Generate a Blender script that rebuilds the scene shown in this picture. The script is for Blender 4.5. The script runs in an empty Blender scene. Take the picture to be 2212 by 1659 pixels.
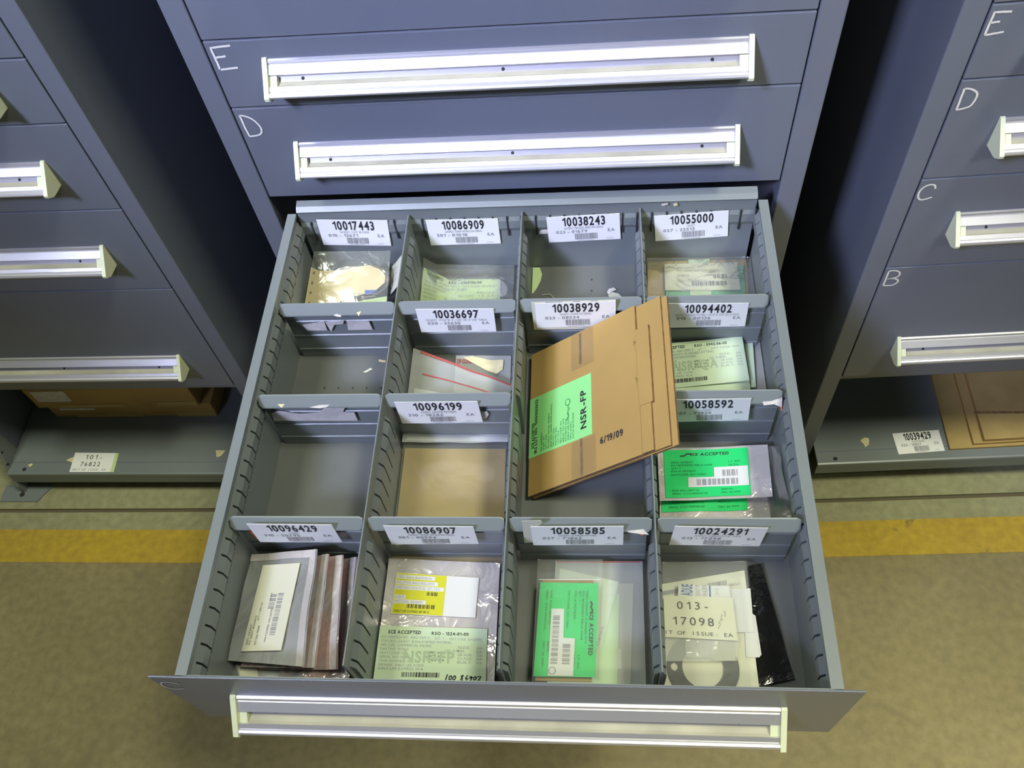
import bpy, bmesh, math, random
from mathutils import Vector, Matrix, noise
random.seed(7)
S = bpy.context.scene
C = S.collection
# ------------------------------------------------------------------ camera
FZ = 0.80                       # height of the drawer rim plane above the floor
cam = bpy.data.cameras.new('camera'); camo = bpy.data.objects.new('camera', cam); C.objects.link(camo)
cam.sensor_width = 36.0; cam.lens = 1918.5052/2212*36.0; cam.clip_start = .02; cam.clip_end = 60
Rr = ((0.9952972539786961, -0.09620846221284277, 0.011283085619954974),
      (0.043025173356082885, 0.5434247857089145, 0.8383545411905988),
      (-0.08678830958226023, -0.8339265159927824, 0.5450085827250737))   # columns: right, forward, up
M = Matrix(((Rr[0][0], Rr[0][2], -Rr[0][1], 0.1054), (Rr[1][0], Rr[1][2], -Rr[1][1], -0.8773),
            (Rr[2][0], Rr[2][2], -Rr[2][1], 0.8686+FZ), (0, 0, 0, 1)))
camo.matrix_world = M
S.camera = camo
# ------------------------------------------------------------------ world, lamps, exposure
S.view_settings.view_transform = 'Standard'; S.view_settings.look = 'None'
S.view_settings.gamma = 1; S.view_settings.use_curve_mapping = False
S.view_settings.exposure = 0.14
W = bpy.data.worlds.new('hall'); S.world = W; W.use_nodes = True
W.node_tree.nodes['Background'].inputs[0].default_value = (.92, 1.0, .78, 1)
W.node_tree.nodes['Background'].inputs[1].default_value = .07
def area(name, loc, aim, sx, sy, power, col, spread=180):
    l = bpy.data.lights.new(name, 'AREA'); l.shape = 'RECTANGLE'; l.size = sx; l.size_y = sy
    l.energy = power; l.color = col; l.spread = math.radians(spread)
    o = bpy.data.objects.new(name, l); C.objects.link(o); o.location = loc
    o.rotation_euler = (Vector(aim)-Vector(loc)).to_track_quat('-Z', 'Y').to_euler()
    return o
area('aisle_lamp_right', (1.7, -.78, 4.9), (1.5, -.75, 0), 1.0, .6, 116, (1.0, 1.0, .74))
area('aisle_lamp_left', (-1.5, -.55, 4.9), (-1.4, -.55, 0), 1.0, .6, 54, (.95, 1.0, .84))
area('floor_fill_front', (.8, -2.5, 4.9), (.65, -1.75, 0), .6, .6, 20, (1.0, .97, .72), 34)  # unseen spot added to brighten the floor and panel before the drawer
area('blue_spot_left', (-1.5, -2.3, 3.5), (-.05, 0, 1.08), .6, .6, 6.6, (.60, .65, 1.0), 28)  # unseen blue spot, beam narrowed to tint the centre cabinet front
area('fill_right', (1.6, -2.6, 3.9), (.85, 0, 1.72), .6, .6, 2.9, (1.0, 1.0, .90), 25)  # unseen fill added for the right cabinet front, kept off its shelf
area('fill_far_left', (-1.9, -2.6, 3.9), (-1.0, 0, 1.75), .6, .6, 2.6, (.85, .9, 1.0), 24)  # unseen weak fill added for the left cabinet front
# ------------------------------------------------------------------ materials
def lin(c): return tuple(((v/255/12.92) if v/255 <= .04045 else ((v/255+.055)/1.055)**2.4) for v in c)
def mat(name, col, rough=.5, metal=0., spec=.5, bump=0, bscale=40, bdist=.002, bdistort=0, var=0, vscale=6, aniso=0, col2=None, dirt=0, stretch=None):
    m = bpy.data.materials.new(name); m.use_nodes = True
    nt = m.node_tree; b = nt.nodes['Principled BSDF']
    c = lin(col) if max(col) > 1 else col
    b.inputs['Base Color'].default_value = (*c, 1); b.inputs['Roughness'].default_value = rough
    b.inputs['Metallic'].default_value = metal; b.inputs['Specular IOR Level'].default_value = spec
    if aniso: b.inputs['Anisotropic'].default_value = aniso
    if bump or var:
        tc = nt.nodes.new('ShaderNodeTexCoord'); mp = nt.nodes.new('ShaderNodeMapping')
        nt.links.new(tc.outputs['Object'], mp.inputs[0])
        if stretch: mp.inputs['Scale'].default_value = stretch
    if var:
        n = nt.nodes.new('ShaderNodeTexNoise'); n.inputs['Scale'].default_value = vscale; n.inputs['Detail'].default_value = 6
        r = nt.nodes.new('ShaderNodeValToRGB'); nt.links.new(mp.outputs[0], n.inputs['Vector']); nt.links.new(n.outputs['Fac'], r.inputs[0])
        c2 = (lin(col2) if max(col2) > 1 else col2) if col2 else tuple(v*(1-var) for v in c)
        r.color_ramp.elements[0].color = (*c2, 1); r.color_ramp.elements[0].position = .35
        r.color_ramp.elements[1].color = (*c, 1); r.color_ramp.elements[1].position = .65
        nt.links.new(r.outputs[0], b.inputs['Base Color'])
    if bump:
        n2 = nt.nodes.new('ShaderNodeTexNoise'); n2.inputs['Scale'].default_value = bscale; n2.inputs['Detail'].default_value = 4
        bp = nt.nodes.new('ShaderNodeBump'); bp.inputs['Strength'].default_value = bump; bp.inputs['Distance'].default_value = bdist; n2.inputs['Distortion'].default_value = bdistort
        nt.links.new(mp.outputs[0], n2.inputs['Vector']); nt.links.new(n2.outputs['Fac'], bp.inputs['Height'])
        nt.links.new(bp.outputs[0], b.inputs['Normal'])
    return m
def plastic(name, tint=(.85, .87, .85), fac=.06, rough=.12, bump=.22, bscale=24):
    """thin film: transparent, a little milky, with sharp wrinkled reflections"""
    m = bpy.data.materials.new(name); m.use_nodes = True; nt = m.node_tree; nt.nodes.remove(nt.nodes['Principled BSDF'])
    out = nt.nodes['Material Output']; N = nt.nodes.new; K = nt.links.new
    t = N('ShaderNodeBsdfTransparent'); t.inputs[0].default_value = (.97, .975, .965, 1)
    d = N('ShaderNodeBsdfDiffuse'); d.inputs[0].default_value = (*tint, 1)
    g = N('ShaderNodeBsdfGlossy'); g.inputs[0].default_value = (1, 1, 1, 1); g.inputs['Roughness'].default_value = rough
    tc = N('ShaderNodeTexCoord'); n2 = N('ShaderNodeTexNoise'); n2.inputs['Scale'].default_value = bscale
    n2.inputs['Detail'].default_value = 3; n2.inputs['Distortion'].default_value = .8
    bp = N('ShaderNodeBump'); bp.inputs['Strength'].default_value = bump; bp.inputs['Distance'].default_value = .006
    K(tc.outputs['Object'], n2.inputs['Vector']); K(n2.outputs['Fac'], bp.inputs['Height']); K(bp.outputs[0], g.inputs['Normal'])
    lw = N('ShaderNodeFresnel'); lw.inputs[0].default_value = 1.5; K(bp.outputs[0], lw.inputs['Normal'])
    m1 = N('ShaderNodeMixShader'); m1.inputs[0].default_value = fac; K(t.outputs[0], m1.inputs[1]); K(d.outputs[0], m1.inputs[2])
    m2 = N('ShaderNodeMixShader'); fm = N('ShaderNodeMath'); fm.operation = 'MULTIPLY'; fm.inputs[1].default_value = .75; K(lw.outputs[0], fm.inputs[0]); K(fm.outputs[0], m2.inputs[0]); K(m1.outputs[0], m2.inputs[1]); K(g.outputs[0], m2.inputs[2])
    K(m2.outputs[0], out.inputs[0]); return m
STEEL = mat('painted_steel', (.148, .166, .208), .34, spec=.5, bump=.06, bscale=900, var=.10, vscale=3)
STEELIN = mat('painted_steel_tray', (.20, .225, .225), .36, spec=.5, bump=.05, bscale=700, var=.10, vscale=5)
TRAYFLOOR = mat('shaded_tray_floor', (.150, .158, .152), .5, spec=.4, bump=.05, bscale=500, var=.14, vscale=12)  # same tray paint, darkened to carry the shade low in the bins
SLOT = mat('dark_slot', (.02, .02, .02), .8)  # near-black puts the shade inside slots and holes into the colour; also screws
ALU = mat('brushed_aluminium', (.66, .65, .68), .36, metal=.7, bump=.10, bscale=60, stretch=(.02, 40, 40))
RECESS = mat('shaded_aluminium', (.34, .33, .36), .5, metal=.4)  # rail aluminium darkened to carry the flange's shade on the recess back
CAP = mat('ivory_plastic', (.70, .74, .52), .42)
INSERT = mat('beige_insert', (.50, .48, .38), .7, var=.25, vscale=18)
PAPER = mat('white_card', (.90, .90, .88), .6)
CREAM = mat('cream_paper', (.67, .66, .53), .65)
TORN = mat('torn_paper', (.68, .64, .60), .8, var=.18, vscale=90)
TORNY = mat('torn_yellow_paper', (.78, .70, .40), .8, var=.2, vscale=90)
MANILA = mat('manila_paper', (.72, .60, .33), .7, var=.15, vscale=30)
FORM = mat('pale_green_form', (.54, .66, .46), .7)
FORMB = mat('yellow_green_form', (.56, .72, .36), .7)
LIME = mat('lime_paper', (.42, .72, .22), .7)
GREEN = mat('bright_green_label', (.006, .60, .15), .5)
GREENB = mat('box_green_label', (.28, .72, .25), .55)
TEAL = mat('green_gasket', (.16, .46, .30), .6)
YELLOW = mat('yellow_label', (.60, .58, .015), .5)
BUFF = mat('buff_paper', (.56, .52, .38), .75)
LAV = mat('white_note', (.69, .69, .70), .6)
INK = mat('black_ink', (.025, .025, .03), .7)
GREY = mat('grey_ink', (.30, .30, .32), .7)
FAINT = mat('faint_ink', (.38, .48, .33), .7)
BLUE = mat('blue_ink', (.05, .12, .34), .6)
GINK = mat('dark_green_ink', (.005, .16, .05), .6)
ORANGE = mat('orange_sticker', (.80, .16, .04), .6)
KRAFT = mat('kraft_cardboard', (.43, .275, .085), .75, var=.12, vscale=9, bump=.08, bscale=120)
KRAFTL = mat('light_cardboard', (.47, .335, .12), .8, var=.14, vscale=25)
KRAFTD = mat('cardboard_edge', (.26, .16, .07), .85, var=.4, vscale=120)
RUBBER = mat('dark_rubber', (.10, .085, .075), .6)
GASKET = mat('grey_gasket', (.085, .085, .085), .85, var=.35, vscale=140)
BLACKBAG = mat('black_bag', (.006, .006, .007), .16, spec=.8, bump=.8, bscale=16, bdist=.008, bdistort=.8)
FOIL = mat('silver_foil', (.80, .74, .74), .20, metal=.42, bump=.9, bscale=20, bdist=.008, bdistort=1.0, var=.12, vscale=14)
ESD = mat('grey_static_bag', (.48, .49, .49), .16, metal=.35, bump=.9, bscale=14, bdist=.010, bdistort=1.2, var=.30, vscale=9)
ESDR = mat('reddish_static_bag', (.55, .36, .33), .16, metal=.35, bump=.9, bscale=18, bdist=.010, bdistort=1.2, var=.45, vscale=24, col2=(.42, .42, .42))
CLEAR = plastic('clear_polythene')
CLEARW = plastic('hazy_polythene', fac=.26, rough=.16)
TAPE = plastic('clear_tape', tint=(.70, .55, .36), fac=.07, rough=.2, bump=.1)
RED = mat('red_zip', (.48, .10, .09), .5)
CHALK = mat('chalk', (.74, .72, .66), .9)
CHALKF = mat('faint_chalk', (.62, .62, .56), .9)
DARK = mat('dark_wall', (.03, .03, .028), .9)
def floor_mat(name, base, alt, stain, extra=None):
    m = bpy.data.materials.new(name); m.use_nodes = True; nt = m.node_tree; b = nt.nodes['Principled BSDF']
    tc = nt.nodes.new('ShaderNodeTexCoord')
    def nz(sc, det, dist=0, st=None):
        n = nt.nodes.new('ShaderNodeTexNoise'); n.inputs['Scale'].default_value = sc; n.inputs['Detail'].default_value = det; n.inputs['Distortion'].default_value = dist
        if st:
            mp = nt.nodes.new('ShaderNodeMapping'); mp.inputs['Scale'].default_value = st; nt.links.new(tc.outputs['Object'], mp.inputs[0]); nt.links.new(mp.outputs[0], n.inputs['Vector'])
        else: nt.links.new(tc.outputs['Object'], n.inputs['Vector'])
        return n
    def ramp(n, a, bb, ca, cb):
        r = nt.nodes.new('ShaderNodeValToRGB'); nt.links.new(n.outputs['Fac'], r.inputs[0])
        r.color_ramp.elements[0].position = a; r.color_ramp.elements[1].position = bb
        r.color_ramp.elements[0].color = (*ca, 1); r.color_ramp.elements[1].color = (*cb, 1); return r
    def mix(f, a, c, mode='MIX'):
        x = nt.nodes.new('ShaderNodeMix'); x.data_type = 'RGBA'; x.blend_type = mode
        if isinstance(f, float): x.inputs[0].default_value = f
        else: nt.links.new(f, x.inputs[0])
        nt.links.new(a, x.inputs[6])
        if isinstance(c, tuple): x.inputs[7].default_value = (*c, 1)
        else: nt.links.new(c, x.inputs[7])
        return x.outputs[2]
    r1 = ramp(nz(2.2, 8, .4), .35, .68, alt, base)
    r2 = ramp(nz(60, 4), .3, .7, (.82, .82, .82), (1.08, 1.08, 1.08))
    c = mix(1.0, r1.outputs[0], r2.outputs[0], 'MULTIPLY')
    r3 = ramp(nz(5.5, 6, 1.2), .60, .72, (0, 0, 0), (1, 1, 1))
    c = mix(r3.outputs[0], c, stain)
    if extra:
        r4 = ramp(nz(3.0, 8, .3, (1, 9, 1)), extra[0], extra[1], (0, 0, 0), (1, 1, 1))
        c = mix(r4.outputs[0], c, extra[2])
        r5 = ramp(nz(26, 5, .5), .66, .74, (0, 0, 0), (.8, .8, .8)); c = mix(r5.outputs[0], c, extra[2])
    nt.links.new(c, b.inputs['Base Color']); b.inputs['Roughness'].default_value = .62; b.inputs['Specular IOR Level'].default_value = .3
    bp = nt.nodes.new('ShaderNodeBump'); bp.inputs['Strength'].default_value = .12; bp.inputs['Distance'].default_value = .002
    nt.links.new(r2.outputs[0], bp.inputs['Height']); nt.links.new(bp.outputs[0], b.inputs['Normal'])
    return m
CONC = floor_mat('concrete', (.285, .240, .118), (.225, .190, .098), (.19, .16, .085))
CONCL = floor_mat('pale_concrete', (.34, .335, .19), (.28, .27, .155), (.23, .21, .12))
YPAINT = floor_mat('worn_yellow_paint', (.50, .345, .035), (.43, .29, .04), (.33, .22, .05), (.66, .80, (.16, .12, .05)))

# ------------------------------------------------------------------ mesh helpers
class MB:
    """collects faces with materials; builds ONE mesh object"""
    def __init__(s): s.v = []; s.f = []; s.m = []; s.mats = []
    def mi(s, m):
        if m not in s.mats: s.mats.append(m)
        return s.mats.index(m)
    def add(s, vs, fs, m):
        k = len(s.v); i = s.mi(m); s.v += [tuple(v) for v in vs]
        for f in fs: s.f.append(tuple(k+j for j in f)); s.m.append(i)
    def box(s, a, b, m):
        x0, y0, z0 = a; x1, y1, z1 = b
        s.add([(x0,y0,z0),(x1,y0,z0),(x1,y1,z0),(x0,y1,z0),(x0,y0,z1),(x1,y0,z1),(x1,y1,z1),(x0,y1,z1)],
              [(0,3,2,1),(4,5,6,7),(0,1,5,4),(1,2,6,5),(2,3,7,6),(3,0,4,7)], m)
    def bbox(s, a, b, m, r=.0015):
        """box with chamfered edges"""
        bm = bmesh.new(); bmesh.ops.create_cube(bm, size=1)
        for v in bm.verts: v.co = Vector([(a[i]+b[i])/2+v.co[i]*(b[i]-a[i]) for i in range(3)])
        bmesh.ops.bevel(bm, geom=bm.edges[:], offset=r, segments=2, affect='EDGES', profile=.5)
        bm.verts.index_update(); s.add([v.co for v in bm.verts], [[v.index for v in f.verts] for f in bm.faces], m); bm.free()
    def prism(s, prof, axis, a, b, m, mats=None, closed=True, caps=True):
        """profile (list of 2-tuples) swept along axis x or y from a to b"""
        n = len(prof)
        P = (lambda t, p: (t, p[0], p[1])) if axis == 'x' else ((lambda t, p: (p[0], t, p[1])) if axis == 'y' else (lambda t, p: (p[0], p[1], t)))
        vs = [P(a, p) for p in prof]+[P(b, p) for p in prof]
        for i in range(n if closed else n-1):
            j = (i+1) % n
            s.add([vs[i], vs[j], vs[n+j], vs[n+i]], [(0,1,2,3)], mats[i] if mats else m)
        if caps and closed:
            s.add(vs[:n], [tuple(range(n))], m); s.add(vs[n:], [tuple(reversed(range(n)))], m)
    def tube(s, pts, r, m, seg=6, closed=False):
        pts = [Vector(p) for p in pts]; n = len(pts); rings = []
        for i, p in enumerate(pts):
            a = pts[(i-1) % n] if (closed or i) else p; b = pts[(i+1) % n] if (closed or i < n-1) else p
            t = (b-a).normalized(); u = t.cross(Vector((0, .3, 1))).normalized(); w = t.cross(u)
            rings.append([p+u*r*math.cos(2*math.pi*k/seg)+w*r*math.sin(2*math.pi*k/seg) for k in range(seg)])
        vs = [v for rg in rings for v in rg]; fs = []
        for i in range(n if closed else n-1):
            for k in range(seg):
                fs.append((i*seg+k, i*seg+(k+1) % seg, ((i+1) % n)*seg+(k+1) % seg, ((i+1) % n)*seg+k))
        if not closed: fs += [tuple(range(seg)), tuple(reversed(range((n-1)*seg, n*seg)))]
        s.add(vs, fs, m)
    def ribbon(s, pts, w, nrm, m):
        """flat stroke on a plane with normal nrm"""
        pts = [Vector(p) for p in pts]; nrm = Vector(nrm); vs = []; fs = []
        for i, p in enumerate(pts):
            t = (pts[min(i+1, len(pts)-1)]-pts[max(i-1, 0)]).normalized(); u = nrm.cross(t).normalized()
            vs += [p+u*w/2, p-u*w/2]
        for i in range(len(pts)-1): fs.append((2*i, 2*i+1, 2*i+3, 2*i+2))
        s.add(vs, fs, m)
    def disc(s, c, r, m, n=10):
        s.add([(c[0]+r*math.cos(2*math.pi*i/n), c[1]+r*math.sin(2*math.pi*i/n), c[2]) for i in range(n)], [tuple(range(n))], m)
    def build(s, name, parent=None, smooth=False, off=None, fix=True):
        me = bpy.data.meshes.new(name); o0 = Vector(off) if off is not None else (org(parent) if parent else Vector((0,0,0)))
        me.from_pydata([tuple(Vector(v)-o0) for v in s.v], [], s.f)
        for m in s.mats: me.materials.append(m)
        me.polygons.foreach_set('material_index', s.m)
        if smooth: me.polygons.foreach_set('use_smooth', [True]*len(s.f))
        if fix:
            bm = bmesh.new(); bm.from_mesh(me); bmesh.ops.remove_doubles(bm, verts=bm.verts, dist=1e-6)
            bmesh.ops.recalc_face_normals(bm, faces=bm.faces); bm.to_mesh(me); bm.free()
        o = bpy.data.objects.new(name, me); C.objects.link(o)
        if parent: o.parent = parent
        else: o.location = o0
        return o
ORG = {}
def org(o):
    while o.parent: o = o.parent
    return ORG.get(o.name, Vector(o.location))
def tag(o, label, cat, group=None):
    o['label'] = label; o['category'] = cat
    if group: o['group'] = group
    return o
def thing(name, loc, label, cat, group=None, rz=0):
    o = bpy.data.objects.new(name, None); o.empty_display_size = .02; C.objects.link(o); o.location = loc; o.rotation_euler = (0, 0, rz)
    ORG[o.name] = Vector(loc); return tag(o, label, cat, group)
# ------------------------------------------------------------------ glyphs
GL = {}
def glyph(ch, bold):
    k = (ch, bold)
    if k in GL: return GL[k]
    if ch == '1':                                   # a figure one with a flag
        w = .135 if bold else .085; x = .20
        GL[k] = ([(x, 0), (x+w, 0), (x+w, .70), (x+w*.25, .70), (x*.55, .60), (0, .56), (0, .56-w*.75), (x, .56-w*.75+.02)], [(0, 1, 2, 3, 7), (3, 4, 5, 6, 7)], x+w)
        return GL[k]
    cu = bpy.data.curves.new('g', 'FONT'); cu.body = ch; cu.resolution_u = 3; cu.fill_mode = 'FRONT'
    if bold: cu.offset = .028
    o = bpy.data.objects.new('g', cu); me = o.to_mesh()
    vs = [(v.co.x, v.co.y) for v in me.vertices]; fs = [tuple(p.vertices) for p in me.polygons]
    o.to_mesh_clear(); bpy.data.objects.remove(o); bpy.data.curves.remove(cu)
    x0 = min([v[0] for v in vs], default=0); x1 = max([v[0] for v in vs], default=.25)
    GL[k] = ([(v[0]-x0, v[1]) for v in vs], fs, x1-x0); return GL[k]
def text2d(st, bold=False, mono=False):
    """returns verts, faces in the unit square (x right, y down from cap top)"""
    V = []; F = []; x = 0
    for ch in st:
        if ch == ' ': x += .62 if mono else .30; continue
        v, f, w = glyph(ch, bold); k = len(V)
        if mono: V += [(x+(.55-w)/2+a, b) for a, b in v]; x += .66
        else: V += [(x+a, b) for a, b in v]; x += w+(.10 if not bold else .11)
        F += [tuple(k+i for i in q) for q in f]
    x1 = max(v[0] for v in V); x0 = min(v[0] for v in V)
    return [((a-x0)/(x1-x0), 1-b/.70) for a, b in V], F
# ------------------------------------------------------------------ sheets (paper, film, foil) built on their own plane
class Sheet:
    """quad TL,TR,BR,BL (or TL,TM,TR,BR,BM,BL) in world space with soft ripples"""
    def __init__(s, q, amp=0., freq=18., seed=0., bulge=0.):
        q = [Vector(p) for p in q]; h = len(q)//2
        s.top = q[:h]; s.bot = list(reversed(q[h:])); s.amp = amp; s.freq = freq; s.seed = seed; s.bulge = bulge
        s.n = (s.top[-1]-s.top[0]).cross(s.top[0]-s.bot[0]).normalized()
        s.w = (s.top[-1]-s.top[0]).length; s.h = (s.bot[0]-s.top[0]).length
    def at(s, u, v, lift=0):
        def row(r):
            k = min(int(max(u, 0)*(len(r)-1)), len(r)-2); return r[k].lerp(r[k+1], u*(len(r)-1)-k)
        p = row(s.top).lerp(row(s.bot), v)
        d = s.amp*noise.noise((p.x*s.freq+s.seed, p.y*s.freq, p.z*s.freq)) if s.amp else 0
        if s.bulge: d += s.bulge*(max(0, math.sin(math.pi*min(max(u,0),1)))*max(0, math.sin(math.pi*min(max(v,0),1))))**.6
        return p+s.n*(d+lift)
    def fill(s, mb, m, th=.0004, nu=10, nv=8, edge=None, back=True, uv=None, lift=0):
        u0, v0, u1, v1 = uv or (0, 0, 1, 1)
        g = lambda l: [s.at(u0+(u1-u0)*i/nu, v0+(v1-v0)*j/nv, l) for j in range(nv+1) for i in range(nu+1)]
        fs = [(j*(nu+1)+i, (j+1)*(nu+1)+i, (j+1)*(nu+1)+i+1, j*(nu+1)+i+1) for j in range(nv) for i in range(nu)]
        mb.add(g(lift), fs, m)
        if back and th:
            lo = g(lift-th); mb.add(lo, [tuple(reversed(f)) for f in fs], m)
            hi = g(lift)
            rim = [i for i in range(nu+1)]+[(j)*(nu+1)+nu for j in range(1, nv+1)]+[nv*(nu+1)+i for i in range(nu-1, -1, -1)]+[j*(nu+1) for j in range(nv-1, 0, -1)]
            k = len(rim)
            mb.add([hi[i] for i in rim]+[lo[i] for i in rim], [(i, (i+1) % k, k+(i+1) % k, k+i) for i in range(k)], edge or m)
    def text(s, mb, st, u0, v0, u1, v1, m, bold=False, mono=False, rot=0, lift=.0003):
        V, F = text2d(st, bold, mono)
        def mp(a, b):
            if rot == 0: return u0+(u1-u0)*a, v0+(v1-v0)*b
            if rot == 90: return u1-(u1-u0)*b, v0+(v1-v0)*a      # reads downwards
            if rot == 180: return u1-(u1-u0)*a, v1-(v1-v0)*b
            return u0+(u1-u0)*b, v1-(v1-v0)*a                     # 270: reads upwards
        mb.add([s.at(*mp(a, b), lift) for a, b in V], F, m)
    def rect(s, mb, u0, v0, u1, v1, m, lift=.0003, n=1):
        for i in range(n):
            a = u0+(u1-u0)*i/n; b = u0+(u1-u0)*(i+1)/n
            mb.add([s.at(a, v0, lift), s.at(b, v0, lift), s.at(b, v1, lift), s.at(a, v1, lift)], [(3,2,1,0)], m)
    def barcode(s, mb, u0, v0, u1, v1, m, nb=24, rot=False, seed=1, groups=0, lift=.0003):
        r = random.Random(seed); x = 0; bars = []
        while len(bars) < nb:
            w = r.choice((1, 1, 2, 3)); bars.append((x, x+w)); x += w+r.choice((1, 1, 2))
            if groups and len(bars) % groups == 0: x += 2.5
        for a, b in bars:
            a /= x; b /= x
            if rot: s.rect(mb, u0, v0+(v1-v0)*a, u1, v0+(v1-v0)*b, m, lift)
            else: s.rect(mb, u0+(u1-u0)*a, v0, u0+(u1-u0)*b, v1, m, lift)
    def stroke(s, mb, pts, w, m, lift=.0004):
        mb.ribbon([s.at(u, v, lift) for u, v in pts], w, s.n, m)
def poly(mb, pts, m, th=.0004, edge=None):
    """flat irregular piece of paper with thickness"""
    P = [Vector(p) for p in pts]; n = Vector((0,0,0))
    for i in range(len(P)): n += P[i].cross(P[(i+1) % len(P)])
    n.normalize()
    if n.z+(-n.y) < 0: n = -n
    k = len(P)
    mb.add(P, [tuple(range(k))], m); mb.add([p-n*th for p in P], [tuple(range(k))], m)
    mb.add(P+[p-n*th for p in P], [(i, (i+1) % k, k+(i+1) % k, k+i) for i in range(k)], edge or m)
def center(pts):
    c = Vector((0,0,0))
    for p in pts: c += Vector(p)
    c /= len(pts); c.z = min(p[2] for p in pts); return c
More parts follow.
